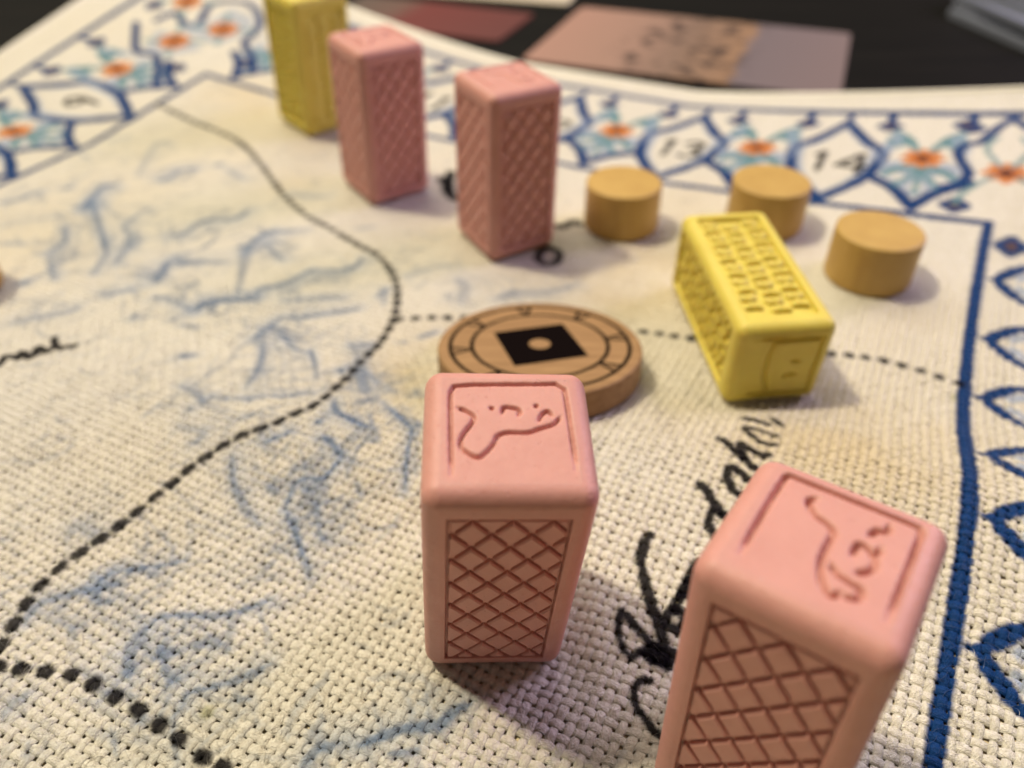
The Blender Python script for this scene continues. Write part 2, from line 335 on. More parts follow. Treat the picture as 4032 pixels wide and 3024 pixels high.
INK_STROKES = [(0.77, [(-10.63, 51.98), (-10.74, 50.85), (-10.61, 49.6), (-10.06, 48.4), (-9.37, 47.44), (-8.4, 46.01), (-7.33, 44.66), (-6.28, 43.33), (-5.48, 42.22)]), (0.59, [(-7.38, 40.63), (-7.8, 39.92), (-8.67, 40.19), (-9.58, 41.26), (-10.14, 42.51), (-10.3, 43.27), (-9.87, 43.46), (-8.77, 42.82), (-7.37, 42.1), (-6.1, 41.65), (-4.89, 41.32)]), (1.29, [(-6.31, 41.11), (-5.48, 41.06), (-4.66, 41.43)]), (0.77, [(-6.58, 40.7), (-5.63, 40.34), (-4.59, 40.45)]), (0.59, [(-5.63, 38.47), (-6.32, 38.15), (-6.53, 37.27), (-6.13, 36.19), (-5.45, 35.4), (-4.6, 34.85), (-3.77, 34.31), (-2.99, 33.89)]), (0.67, [(-5.73, 48.16), (-5.77, 46.85), (-5.59, 45.72)]), (0.68, [(-5.16, 51.15), (-5.35, 50.43), (-5.52, 48.79)]), (0.81, [(-7.75, 59.92), (-6.99, 59.39), (-6.01, 58.42), (-4.96, 57.53), (-4.0, 56.88)]), (0.65, [(-4.86, 57.21), (-5.58, 57.01), (-5.51, 55.85), (-5.06, 55.02), (-4.46, 54.62)]), (0.74, [(-3.44, 60.37), (-4.26, 60.52), (-5.3, 61.83), (-5.65, 63.14), (-5.33, 63.84), (-4.42, 63.42), (-3.04, 62.61)]), (0.78, [(-7.92, 68.44), (-7.15, 68.06), (-5.84, 66.86), (-4.59, 65.8), (-3.13, 64.66)]), (0.68, [(-4.66, 66.12), (-5.58, 68.48), (-5.16, 68.48), (-4.1, 67.78), (-2.79, 67.28), (-2.31, 67.92)]), (0.65, [(-1.93, 70.39), (-2.97, 69.92), (-4.37, 70.82), (-5.43, 72.02), (-5.92, 72.68), (-4.84, 72.91), (-3.22, 72.66), (-2.17, 72.62)]), (0.6, [(-6.48, 75.08), (-5.53, 75.59), (-4.51, 75.36), (-3.6, 75.06)]), (0.6, [(-3.32, 77.06), (-2.6, 76.23), (-1.99, 75.7)]), (0.71, [(-100.13, 41.38), (-100.56, 42.36), (-99.49, 42.51), (-99.45, 42.93), (-100.37, 44.1), (-99.83, 44.59), (-98.76, 44.73)]), (0.72, [(-98.38, 44.92), (-99.37, 45.88), (-98.81, 46.18), (-97.58, 45.54), (-97.04, 46.04)]), (0.72, [(-96.93, 46.31), (-98.32, 47.73), (-97.79, 48.0), (-96.52, 47.37), (-96.45, 48.48)]), (0.72, [(-98.45, 50.54), (-96.63, 49.26), (-95.52, 49.1), (-95.0, 49.81), (-94.28, 50.62)]), (1.46, [(-75.85, 120.29), (-73.96, 118.76), (-72.38, 116.54)]), (1.42, [(-75.73, 123.51), (-73.63, 118.92), (-70.78, 114.98), (-68.95, 114.17)]), (1.23, [(-47.87, 113.06), (-46.77, 113.86), (-46.13, 115.73), (-44.76, 115.38)]), (0.94, [(-46.91, 102.69), (-47.24, 104.37), (-46.54, 105.89), (-44.77, 105.6), (-43.55, 103.9), (-43.4, 101.52), (-44.61, 100.7), (-45.95, 101.14), (-47.1, 102.59)]), (0.71, [(-4.93, 44.04), (-6.0, 44.23), (-6.08, 45.53), (-4.69, 45.87), (-4.51, 44.62), (-3.69, 45.12)]), (0.73, [(-5.62, 47.5), (-4.22, 47.84), (-5.59, 48.89), (-4.02, 49.16), (-5.29, 50.29), (-3.75, 50.67)])]
DASH_MAIN = [(-150.51, 120.79), (-137.02, 118.09), (-127.4, 116.71), (-120.77, 114.69), (-113.54, 110.82), (-106.68, 106.26), (-99.48, 101.49), (-90.48, 96.8), (-83.27, 94.66), (-76.2, 92.28), (-71.22, 91.02), (-67.28, 88.51), (-63.86, 85.53), (-61.5, 82.64), (-59.18, 78.74), (-57.62, 75.02), (-56.74, 71.77), (-56.17, 69.07), (-55.74, 64.34), (-54.92, 61.3), (-54.53, 57.11), (-54.38, 54.89), (-54.67, 53.26), (-55.32, 51.87), (-56.28, 49.92), (-57.43, 47.99), (-58.97, 46.11), (-60.11, 43.58), (-61.04, 41.12), (-61.7, 38.45), (-62.99, 30.67), (-63.39, 28.24), (-64.04, 25.84), (-64.37, 23.1), (-64.26, 20.24), (-63.31, 17.73), (-62.26, 15.41), (-61.42, 13.65)]
DASH_SOUTH = [(-60.17, 13.05), (-58.11, 13.9), (-55.8, 14.72), (-53.44, 15.56), (-50.86, 15.84), (-48.09, 15.9), (-45.39, 15.96), (-42.61, 15.78), (-40.13, 15.66), (-37.21, 15.35), (-35.06, 15.43), (-32.9, 15.25)]
DASH_EAST = [(-58.03, 76.31), (-56.04, 77.68), (-53.87, 78.96), (-51.69, 80.25), (-39.81, 85.85), (-32.49, 87.7), (-25.71, 89.51), (-23.26, 90.21), (-20.86, 90.72), (-18.48, 91.22), (2.92, 97.23), (5.26, 97.79), (7.72, 98.05), (10.17, 98.12), (12.41, 97.93), (14.8, 97.65), (17.06, 97.32), (17.8, 97.33)]
GREEN_SPOTS = [(16.9, 93.9), (-39.7, 18.5)]
SAND_WASH = [(-29.6, 103.1, 14, 0.55), (-30.3, 96.9, 14, 0.55), (-50.4, 70.5, 10, 0.5), (-47.4, 63.6, 10, 0.5), (-0.8, 70.7, 12, 0.55), (6.6, 70.5, 12, 0.55), (11.1, 79.1, 12, 0.55), (-116.3, 126.9, 16, 0.5), (-129.1, 130.1, 16, 0.5), (-55.4, 112.5, 10, 0.35), (-30.8, 131.4, 10, 0.35), (-65.0, 31.4, 18, 0.25), (-37.3, 50.0, 18, 0.25), (-140.6, 134.2, 9, 0.4), (-17.5, 71.7, 14, 0.35), (11.9, 109.2, 14, 0.35), (-62.0, 107.3, 9, 0.4), (-99.9, 109.0, 9, 0.4)]
EMBLEM_ELEPHANT = [[(-4.13, -4.13), (-4.23, -0.57), (-4.3, 2.77), (-4.27, 3.6), (-4.0, 4.12), (-2.75, 4.29), (0.05, 4.39), (2.17, 4.43), (3.74, 4.51), (4.4, 3.95), (4.47, 1.73), (4.54, -1.15), (4.56, -3.61)], [(-3.72, 1.96), (-3.18, 1.7), (-2.64, 1.27), (-2.54, 1.0), (-2.71, 0.47), (-3.18, -0.31), (-3.51, -1.07), (-3.44, -1.81), (-2.93, -2.3), (-2.35, -2.62), (-1.83, -2.29), (-1.16, -1.38), (-0.88, -0.7), (-0.14, -0.36), (1.33, -0.34), (2.23, 0.02), (3.27, 0.46), (3.88, 1.18)], [(2.2, 0.71), (2.53, 1.43), (2.96, 1.7), (3.27, 1.26)], [(-0.47, 1.38), (-0.31, 2.01), (0.3, 2.02), (0.84, 1.76), (0.74, 1.22)], [(-1.24, 1.96), (-1.17, 1.95)], [(2.11, 2.23), (2.15, 2.23)]]
EMBLEM_COAST = [[(-4.03, -3.63), (-4.12, -1.06), (-4.17, 2.01), (-4.12, 4.3), (-3.9, 4.6), (-1.46, 4.62), (1.02, 4.64), (3.39, 4.66), (4.3, 4.6), (4.58, 4.2), (4.6, 1.67), (4.6, -1.72), (4.55, -3.58)], [(-1.72, 3.5), (-2.08, 3.05), (-1.92, 2.6), (-1.28, 1.97), (-0.33, 1.58), (0.07, 1.09), (0.09, 0.1), (0.11, -1.1), (0.31, -2.13), (0.85, -3.24), (1.45, -3.69), (1.93, -3.14)], [(0.68, -1.41), (1.24, -1.95), (2.06, -2.17), (2.77, -2.33), (2.72, -3.13), (1.99, -3.32)], [(1.55, -0.09), (1.64, 1.06), (2.27, 1.01), (2.76, 0.39), (2.86, -0.47), (2.15, -1.31)], [(1.94, 2.14), (2.26, 2.87), (2.74, 3.08), (2.79, 3.8)], [(2.67, 0.69), (2.87, 1.55)]]
EMBLEM_FORT = [[(-3.84, 4.62), (-0.19, 4.45), (4.6, 4.3), (4.65, 0.0), (4.6, -4.6), (0.37, -4.65), (-4.03, -4.5)], [(4.5, 4.1), (-0.07, 4.0), (-1.34, 3.7), (-1.66, 2.46), (-1.71, 0.53), (-1.7, -1.0), (-1.05, -3.1), (-0.75, -4.5)], [(1.28, 0.7), (2.67, 0.58)], [(0.7, -1.78), (2.7, -1.5)]]

# ------------------------------------------------------------------ lie of the cloth
PH = math.radians(26.8)
TX, TY = math.cos(PH), -math.sin(PH)
NX, NY = math.sin(PH), math.cos(PH)
W, HB = 12.5, 27.1

def lie0(x, y):
    s = x * TX + y * TY
    n = x * NX + y * NY
    yr = 63 - 0.2 * (x - 3)
    A = np.interp(x, [-50, -15, 5, 50], [1.0, 3.6, 4.6, 5.5])
    d = y - yr
    sg = np.where(d < 0, np.interp(x, [0, 45], [15., 24.]), 14.)
    z = A * np.exp(-(d / sg) ** 2)
    u = np.clip((s + 45) / 65, 0, 2) ** 1.2
    g = np.interp(n, [95, 108, 120, 128, 136.5, 150, 178, 186], [0, .4, 1.6, 3.0, 5.0, 6.8, 9., 11.2])
    z = z + u * g
    v = np.clip((-s - 90) / 100, 0, 2) ** 1.3
    w = np.clip((n - 102) / 55, 0, 3) ** .95
    z = z + 11.5 * v * w
    return z + np.clip((n - 172) / 14, 0, 2) ** 2

# things standing on the cloth: x, y, yaw (deg), slope x, slope y, base z, half size a, half size b
STAND = dict(
    pink_back_left=(-23.91, 138.19, 35.66, -.04, .019, 0., 6.2, 6.2),
    pink_back_mid=(-1.12, 118.28, 30.58, -.022, .012, 0., 6.2, 6.2),
    pink_centre=(-2.1, 44.72, 2.4, -.07, .126, .81, 6.2, 6.2),
    pink_right=(19.55, 29.1, -35.6, .010, -.049, 1.1, 6.2, 6.2),
    yellow_back=(-42.26, 168.07, 43.58, -.062, .057, .95, 6.2, 6.2),
    yellow_lying=(31.94, 89.71, 5.82, -.004, .048, .02, 6.2, 13.5),
    disc=(3.59, 80.06, 0., -.003, -.175, 1.9, 12.0, 12.0))
for k, (cx, cy) in dict(cyl_a=(19.09, 122.95), cyl_b=(43.35, 121.1), cyl_c=(55.4, 104.5), cyl_d=(-85.9, 102.6)).items():
    STAND[k] = (cx, cy, 0., 0., 0., float(lie0(np.array(cx), np.array(cy))), 5.9, 5.9)

def lie(x, y):
    z = lie0(x, y)
    for (cx, cy, yaw, ax, ay, cz, ha, hb) in STAND.values():
        c, s = math.cos(math.radians(yaw)), math.sin(math.radians(yaw))
        dx, dy = x - cx, y - cy
        a = np.abs(dx * c + dy * s) - ha
        b = np.abs(-dx * s + dy * c) - hb
        out = np.hypot(np.maximum(a, 0), np.maximum(b, 0))
        w = np.clip(1 - out / 4.5, 0, 1)
        w = w * w * (3 - 2 * w)
        z = z * (1 - w) + (cz + ax * dx + ay * dy) * w
    return z

CLOTH_DROP = 0.40     # thread tops reach this far above the thread mid-plane

def base_matrix(key):
    cx, cy, yaw, ax, ay, cz, _, _ = STAND[key]
    n = Vector((-ax, -ay, 1)).normalized()
    xx = Vector((math.cos(math.radians(yaw)), math.sin(math.radians(yaw)), 0))
    xx = (xx - n * xx.dot(n)).normalized()
    yy = n.cross(xx)
    return Matrix.Translation((cx * U, cy * U, cz * U)) @ Matrix((
        (xx.x, yy.x, n.x), (xx.y, yy.y, n.y), (xx.z, yy.z, n.z))).to_4x4()

# ------------------------------------------------------------------ table
bm = bmesh.new()
bmesh.ops.create_cube(bm, size=1.0)
for v in bm.verts:
    v.co = Vector((v.co.x * 1.6, 0.45 + v.co.y * 1.3, -1.5 * U - 0.03 + (v.co.z + 0.5) * 0.03))
bmesh.ops.bevel(bm, geom=bm.edges[:], offset=0.004, segments=3, affect='EDGES')
table = link('table_top', bm_mesh('table_top', bm), TABLE)
tag(table, kind='structure')
TZ = -1.5     # table surface in units

# ------------------------------------------------------------------ print on the cloth
S0, S1, N0, N1 = -204.0, 66.0, -40.0, 185.5
RES = 0.2
nw, nh = int((S1 - S0) / RES) + 1, int((N1 - N0) / RES) + 1
cloth_c = np.array([0.87, 0.84, 0.755])
img = np.empty((nh, nw, 3), np.float32)
img[:] = cloth_c

def vnoise(scale, seed):
    r = np.random.default_rng(seed)
    gw, gh = int(nw * RES / scale) + 3, int(nh * RES / scale) + 3
    g = r.random((gh, gw)).astype(np.float32)
    yy = np.arange(nh) * RES / scale
    xx = np.arange(nw) * RES / scale
    yi, xi = yy.astype(int), xx.astype(int)
    fy, fx = (yy - yi), (xx - xi)
    fy = (fy * fy * (3 - 2 * fy))[:, None].astype(np.float32)
    fx = (fx * fx * (3 - 2 * fx))[None].astype(np.float32)
    a = g[yi][:, xi] * (1 - fx) + g[yi][:, xi + 1] * fx
    b = g[yi + 1][:, xi] * (1 - fx) + g[yi + 1][:, xi + 1] * fx
    return a * (1 - fy) + b * fy

N_FINE = vnoise(0.9, 1) * 0.5 + vnoise(2.2, 2) * 0.5
N_MID = vnoise(5, 3) * 0.6 + vnoise(11, 4) * 0.4
N_BIG = vnoise(26, 5) * 0.6 + vnoise(60, 6) * 0.4

def window(s0, s1, n0, n1):
    i0 = max(0, int((n0 - N0) / RES)); i1 = min(nh, int((n1 - N0) / RES) + 2)
    j0 = max(0, int((s0 - S0) / RES)); j1 = min(nw, int((s1 - S0) / RES) + 2)
    if i0 >= i1 or j0 >= j1: return None
    S, Nn = np.meshgrid(S0 + np.arange(j0, j1) * RES, N0 + np.arange(i0, i1) * RES)
    return (slice(i0, i1), slice(j0, j1)), S, Nn

def blend(sl, alpha, col):
    a = alpha[..., None].astype(np.float32)
    img[sl] = img[sl] * (1 - a) + np.asarray(col, np.float32) * a

def seg_dist(P, S, Nn):
    d = np.full(S.shape, 1e9)
    tt = np.zeros(S.shape)
    L = 0.0
    P = np.asarray(P, float)
    for a, b in zip(P[:-1], P[1:]):
        v = b - a
        l2 = max(v @ v, 1e-9)
        t = np.clip(((S - a[0]) * v[0] + (Nn - a[1]) * v[1]) / l2, 0, 1)
        q = np.hypot(S - a[0] - t * v[0], Nn - a[1] - t * v[1])
        m = q < d
        tt = np.where(m, L + t * math.sqrt(l2), tt)
        d = np.where(m, q, d)
        L += math.sqrt(l2)
    return d, tt, L

def smooth_path(P, k=5):
    P = np.asarray(P, float)
    if len(P) < 3: return P
    Q = np.vstack([2 * P[0] - P[1], P, 2 * P[-1] - P[-2]])
    out = []
    for i in range(1, len(Q) - 2):
        p0, p1, p2, p3 = Q[i - 1:i + 3]
        for t in np.linspace(0, 1, k, endpoint=False):
            out.append(0.5 * ((2 * p1) + (-p0 + p2) * t + (2 * p0 - 5 * p1 + 4 * p2 - p3) * t * t + (-p0 + 3 * p1 - 3 * p2 + p3) * t ** 3))
    out.append(P[-1])
    return np.array(out)

def stroke(P, w, col, alpha=1.0, soft=0.18, brush=None, taper=False, smooth=True):
    P = smooth_path(P) if smooth else np.asarray(P, float)
    m = w / 2 + soft + 0.6
    wn = window(P[:, 0].min() - m, P[:, 0].max() + m, P[:, 1].min() - m, P[:, 1].max() + m)
    if wn is None: return
    sl, S, Nn = wn
    d, t, L = seg_dist(P, S, Nn)
    hw = w / 2
    if taper:
        hw = hw * np.clip(0.35 + 1.6 * np.sin(np.pi * np.clip(t / max(L, 1e-6), 0, 1)), 0, 1)
    d = d + (N_FINE[sl] - 0.5) * (0.25 + 0.25 * (brush is not None) * w)
    a = np.clip((hw + soft - d) / (2 * soft), 0, 1) * alpha
    if brush is not None:
        a = a * np.clip(brush[0] + brush[1] * (N_FINE[sl] * 0.5 + N_MID[sl] * 0.5), 0, 1)
    blend(sl, a, col)

def fill(P, col, alpha, soft=0.5, brush=True):
    P = np.asarray(P, float)
    m = soft + 1
    wn = window(P[:, 0].min() - m, P[:, 0].max() + m, P[:, 1].min() - m, P[:, 1].max() + m)
    if wn is None: return
    sl, S, Nn = wn
    inside = np.zeros(S.shape, bool)
    for a, b in zip(P, np.roll(P, -1, 0)):
        c = ((a[1] > Nn) != (b[1] > Nn)) & (S < (b[0] - a[0]) * (Nn - a[1]) / (b[1] - a[1] + 1e-12) + a[0])
        inside ^= c
    d, _, _ = seg_dist(np.vstack([P, P[:1]]), S, Nn)
    sd = np.where(inside, -d, d) + (N_FINE[sl] - 0.5) * 0.8
    a = np.clip(0.5 - sd / (2 * soft), 0, 1) * alpha
    if brush: a = a * np.clip(0.25 + 1.1 * (N_FINE[sl] * .5 + N_MID[sl] * .5), 0, 1)
    blend(sl, a, col)

def blob(s, n, r, col, alpha=1.0, soft=0.15, shape=None):
    wn = window(s - r * 1.6, s + r * 1.6, n - r * 1.6, n + r * 1.6)
    if wn is None: return
    sl, S, Nn = wn
    d = np.hypot(S - s, Nn - n)
    rr = r
    if shape is not None:
        rr = r * shape(np.arctan2(Nn - n, S - s))
    blend(sl, np.clip(0.5 + (rr - d) / (2 * soft), 0, 1) * alpha, col)

C_BLUE = srgb(24, 66, 128)
C_PALE = srgb(160, 180, 212)
C_TEAL = srgb(92, 148, 160)
C_ORANGE = srgb(226, 138, 40)
C_DARK = srgb(30, 32, 52)
C_INK = srgb(16, 12, 20)
C_WASH = srgb(106, 128, 162)
C_SAND = srgb(226, 203, 150)

# overall tone, sand washes, pale blue washes
sl_all = (slice(0, nh), slice(0, nw))
blend(sl_all, np.clip((N_BIG - 0.45) * 0.9, 0, 0.35), srgb(236, 222, 186))
for s, n, r, i in SAND_WASH:
    wn = window(s - 2 * r, s + 2 * r, n - 2 * r, n + 2 * r)
    if wn is None: continue
    sl, S, Nn = wn
    a = np.exp(-((S - s) ** 2 + (Nn - n) ** 2) / (0.8 * r * r)) * i * 0.6 * np.clip(0.3 + 1.2 * N_MID[sl], 0, 1.2)
    blend(sl, np.clip(a, 0, 1), C_SAND)
for i, P in BLUE_FILLS:
    fill(P, C_WASH, i)
for w, i, P in BLUE_STROKES:
    stroke(P, w * 2.2, C_PALE, i * 0.55, soft=w * 0.6, brush=(0.1, 1.2))
for w, i, P in BLUE_STROKES:
    stroke(P, w * 0.95, C_WASH, min(1, i * 1.45), soft=0.15 + 0.06 * w, brush=(0.45, .85), taper=True)
for w, i, P in BLUE_STROKES:      # finer companion ridge lines and hatching beside the main strokes
    if len(P) < 3: continue
    Q = smooth_path(P, 4)
    tg = np.gradient(Q, axis=0)
    nrm = np.stack([-tg[:, 1], tg[:, 0]], -1) / np.maximum(np.hypot(*tg.T), 1e-6)[:, None]
    for m in range(9):
        offd = rng.choice([-1, 1]) * rng.uniform(0.7, 6.5)
        a0, a1 = sorted(rng.choice(len(Q), 2, replace=False))
        if a1 - a0 < 3: continue
        ww = np.linspace(0.5, 1.3, a1 - a0)[:, None] if rng.random() < .5 else np.linspace(1.3, 0.5, a1 - a0)[:, None]
        stroke(Q[a0:a1] + nrm[a0:a1] * offd * ww + rng.normal(0, .12, (a1 - a0, 2)), rng.uniform(.3, .8), C_WASH, i * rng.uniform(.45, .95), soft=.2, brush=(0.2, 1.1), taper=True)
    for m in range(8):
        k0 = rng.integers(len(Q))
        d_ = nrm[k0] * rng.choice([-1, 1])
        Lh = rng.uniform(1.5, 5)
        e = Q[k0] + d_ * Lh + rng.normal(0, .6, 2)
        stroke([Q[k0], (Q[k0] + e) / 2 + rng.normal(0, .3, 2), e], rng.uniform(.3, .7), C_WASH, i * rng.uniform(.4, .8), soft=.2, brush=(.2, 1.1), taper=True)
    stroke(Q + nrm * rng.choice([-1, 1]) * w, w * 3.0, C_PALE, i * 0.5, soft=w * 1.0, brush=(0.0, 1.2), smooth=False)
for k in range(1300):      # faint brush ticks scattered through the mountains
    s, n = rng.uniform(-150, 10), rng.uniform(0, 135)
    if s > -62 and n > 60 and rng.random() < 0.8: continue
    if s > -30 and rng.random() < 0.75: continue
    L, a = rng.uniform(1.5, 6), rng.normal(0.5, 0.5)
    P = [(s, n), (s + L * .5 * math.cos(a), n + L * .5 * math.sin(a) + rng.normal(0, .3)), (s + L * math.cos(a + .3), n + L * math.sin(a + .3))]
    stroke(P, rng.uniform(.3, .8), C_WASH, rng.uniform(.15, .42), soft=.15, brush=(0.1, 1.2), taper=True)
for s, n in GREEN_SPOTS:
    blob(s, n, 0.7, srgb(160, 160, 100), 0.6, 0.3)

# border lines
INNER_S, INNER_N, LEFT_S = 17.8, 137.0, -150.5
OUT = 41.0
def line(P, w): stroke(P, w, C_BLUE, 1.0, soft=0.14, smooth=False)

def medallion(f, a, lw=2.25, stub=True):
    R_ = [(0, 35.6), (3.5, 29), (5.5, 25.5), (8, 23), (8, 18), (6.7, 12), (5, 8.7), (2.5, 5), (0, 1.6)]
    for sg in (1, -1):
        stroke([f(a + sg * (x * .86), d) for x, d in R_], 2.2, C_PALE, .85, soft=.6)
        stroke([f(a + sg * x, d) for x, d in R_], lw, C_BLUE, 1.0, soft=0.15)
    if stub:
        stroke([f(a, 35), f(a, 41)], 1.2, C_BLUE)
        stroke([f(a, 2), f(a, -0.5)], 0.8, C_BLUE)

def star(f, a, d, r=4.0):
    c = f(a, d)
    blob(c[0], c[1], r, C_ORANGE, 0.95, 0.3, lambda t: 0.62 + 0.38 * np.abs(np.cos(4 * t)) ** .8)
    blob(c[0], c[1], r * .50, srgb(196, 100, 30), 0.8, 0.7)
    blob(c[0], c[1], r * .27, C_DARK, 0.95, 0.25)

def dot(f, a, d):
    c = f(a, d)
    blob(c[0], c[1], 2.5, C_BLUE, 1.0, 0.25, lambda t_: 0.78 + 0.22 * np.abs(np.cos(2 * t_)))
    blob(c[0], c[1], 0.95, srgb(112, 84, 72), 0.9, 0.2)

def leaf(f, a, d, a1, d1, wd, col, al):
    vx, vy = a1 - a, d1 - d
    L = math.hypot(vx, vy)
    px, py = -vy / L * wd, vx / L * wd
    P = [(a, d), (a + vx * .35 + px, d + vy * .35 + py), (a + vx * .7 + px * .8, d + vy * .7 + py * .8), (a1, d1), (a + vx * .7 - px * .8, d + vy * .7 - py * .8), (a + vx * .35 - px, d + vy * .35 - py)]
    fill([f(*q) for q in P], col, al, soft=.3, brush=False)

def flower(f, a, lw=2.25, stub=True):
    fill([f(a + x, d) for x, d in ((-6.6, 18), (-6.4, 12.5), (-3.6, 9.2), (0, 5.6), (3.6, 9.2), (6.4, 12.5), (6.6, 18), (4, 19), (0, 16), (-4, 19))], C_PALE, .8, soft=.5, brush=False)
    for x, d in ((-3.6, 12.6), (0, 9.2), (3.6, 12.6)):
        c = f(a + x, d)
        blob(c[0], c[1], 1.35, cloth_c, .9, .35)
    for sg in (1, -1):
        fill([f(a + sg * x, d) for x, d in ((1.5, 26), (4.5, 31.5), (6.4, 31), (7.6, 24.5), (6.2, 22.5), (4.5, 25.5))], C_PALE, .85, soft=.5, brush=False)
        leaf(f, a + sg * 1.4, 24.5, a + sg * 5.6, 32.5, 1.2, C_TEAL, .8)
        leaf(f, a + sg * 3.2, 26.5, a + sg * 7.2, 25.0, 1.1, C_TEAL, .7)
        leaf(f, a + sg * 1.2, 16.6, a + sg * 6.0, 14.2, 1.2, C_TEAL, .8)
        stroke([f(a + sg * x, d) for x, d in ((8.3, 12), (5.2, 9.6), (2.9, 7.2), (1.3, 4.6), (0, 2.4))], lw, C_BLUE, 1.0, soft=.15)
        stroke([f(a + sg * x, d) for x, d in ((1.0, 23), (3.6, 29.5), (6.6, 33))], 1.5, C_TEAL, .85, soft=.3)
        stroke([f(a + sg * x, d) for x, d in ((3.0, 27), (5.6, 26), (6.2, 29))], 1.6, C_TEAL, .75, soft=.3)
        stroke([f(a + sg * x, d) for x, d in ((0.8, 17), (3.4, 15.5), (5.6, 13))], 1.6, C_TEAL, .8, soft=.3)
        stroke([f(a + sg * x, d) for x, d in ((0.2, 16), (1.8, 12), (3.4, 9.5))], 1.5, C_TEAL, .75, soft=.3)
        stroke([f(a + sg * x, d) for x, d in ((4.5, 31), (6.0, 24), (7.2, 19))], 1.6, C_PALE, .5, soft=.6)
        dot(f, a + sg * 7.2, 34.6)
        stroke([f(a + sg * 7.2, 36), f(a + sg * 7.2, 41)], 1.6, C_BLUE)
    stroke([f(a, 17), f(a, 7)], 1.2, C_TEAL, .8, soft=.3)
    if stub: stroke([f(a, 2.6), f(a, -.5)], .8, C_BLUE)
    star(f, a, 20.5)

DIG = {'1': [[(-.6, 6.8), (.5, 8), (.5, 0)]], '4': [[(2.2, 0), (2.2, 8), (-1.6, 2.6), (3.2, 2.6)]],
       '3': [[(-1.5, 7), (0, 8), (1.6, 7), (1.4, 5), (0, 4.3), (1.7, 3.2), (1.7, 1.2), (0, 0), (-1.6, .9)]],
       '2': [[(-1.5, 6.6), (0, 8), (1.6, 6.8), (1.2, 4.6), (-1.6, 0), (1.9, 0)]],
       '0': [[(0, 8), (1.6, 6), (1.6, 2), (0, 0), (-1.6, 2), (-1.6, 6), (0, 8)]],
       '9': [[(1.7, 6), (0, 8), (-1.7, 6), (0, 3.9), (1.7, 5.4), (1.2, 0)]],
       '8': [[(0, 4.2), (1.6, 6), (0, 8), (-1.6, 6), (0, 4.2), (1.8, 2), (0, 0), (-1.8, 2), (0, 4.2)]],
       '7': [[(-1.7, 8), (1.8, 8), (-.4, 0)]], '6': [[(1.4, 7.6), (-1.2, 5), (-1.6, 2), (0, 0), (1.7, 1.8), (0, 4), (-1.6, 2.4)]],
       '5': [[(1.7, 8), (-1.2, 8), (-1.4, 4.8), (.4, 5), (1.7, 2.6), (.2, 0), (-1.6, .8)]]}
def number(f, a, txt):
    x0 = a - (len(txt) - 1) * 2.6
    for k, ch in enumerate(txt):
        for P in DIG[ch]:
            stroke([f(x0 + 5.2 * k + x, 12.6 + y * 1.02) for x, y in P], 1.35, C_INK, .92, soft=.15, smooth=(ch not in '147'))

f_back = lambda a, d: (a, INNER_N + d)
f_left = lambda a, d: (LEFT_S - d, a)
f_right = lambda a, d: (INNER_S + d, a)
for k, t in enumerate(('14', '13', '12', '11', '10')):
    medallion(f_back, -9 - 30 * k)
    number(f_back, -9 - 30 * k, t)
for k in range(6):
    flower(f_back, 6 - 30 * k)
for k, t in enumerate(('9', '8', '7', '6')):
    medallion(f_left, 114 - 30 * k); number(f_left, 114 - 30 * k, t)
for k in range(4):
    flower(f_left, 129 - 30 * k)
f_right_num = lambda a, d: (INNER_S + d, a)
for k in range(4):
    star(f_right, 123.8 - 28.6 * k, 20.5)
for n_c in (123.7, 109.3, 95.5, 80.5, 68.1, 53.1, 38.5, 24.0):      # curved pointed cells of the right border
    for sg in (1, -1):
        arm = [(0.0, 2.4), (1.5, 3.6), (3.3, 5.2), (4.5, 7.6), (5.6, 10.2), (7.2, 12.0), (7.9, 17), (7.9, 23), (5.5, 25.5), (3.5, 29), (0, 35.6)]
        stroke([f_right(n_c + sg * (x_ * .72), d_ + 1.9) for x_, d_ in arm[1:7]], 1.3, C_PALE, .8, soft=.35)
        stroke([f_right(n_c + sg * x_, d_) for x_, d_ in arm], 1.4, C_BLUE, 1.0, soft=.15)
        stroke([f_right(n_c + sg * 1.2, 3.2), f_right(n_c + sg * 3.0, 5.0)], 1.9, C_BLUE, 1.0, soft=.2)
        leaf(f_right, n_c + sg * .8, 14, n_c + sg * 3.4, 9.0, .9, C_TEAL, .7)
    stroke([f_right(n_c, 3.0), f_right(n_c, 1.5)], .7, C_BLUE, 1.0, soft=.15)
# corner motifs
star(f_back, 19.5, 16.5); 
stroke([(10.1, 146.8), (12.8, 148.9), (13.6, 153), (12.1, 157.7), (11.6, 161.5), (12.7, 164.3), (15, 165.9), (17.7, 172.8), (19.8, 176)], 1.95, C_BLUE)
stroke([(19.8, 176), (22, 172.8), (25, 165.9), (27, 164.3), (28, 161.5), (27.5, 157.7), (26, 153), (26.9, 148.9), (29, 146.8)], 1.95, C_BLUE)
for a, d in ((12.5, 4.4), (21.5, -5), (12.1, 36)): dot(f_back, a, d)
for sg in (1, -1):
    stroke([f_back(19.5 + sg * 1, 19), f_back(19.5 + sg * 3.5, 26), f_back(19.5 + sg * 2, 31)], 1.1, C_TEAL, .8, soft=.3)
    stroke([f_back(19.5 + sg * 2, 15), f_back(19.5 + sg * 6, 9), f_back(19.5 + sg * 7, 5)], 1.1, C_TEAL, .8, soft=.3)
stroke([(-179.7, 151.5), (-178.3, 156.8), (-172.8, 154.0), (-170.1, 154.3), (-169.9, 156.8), (-172.7, 162.5), (-173.2, 166.0), (-170.2, 170.2), (-165.0, 171.1), (-158.6, 166.8), (-155.2, 161.2), (-154.2, 155.9), (-152.5, 153.3), (-146.6, 149.0), (-143.0, 144.5)], 2.0, C_BLUE)
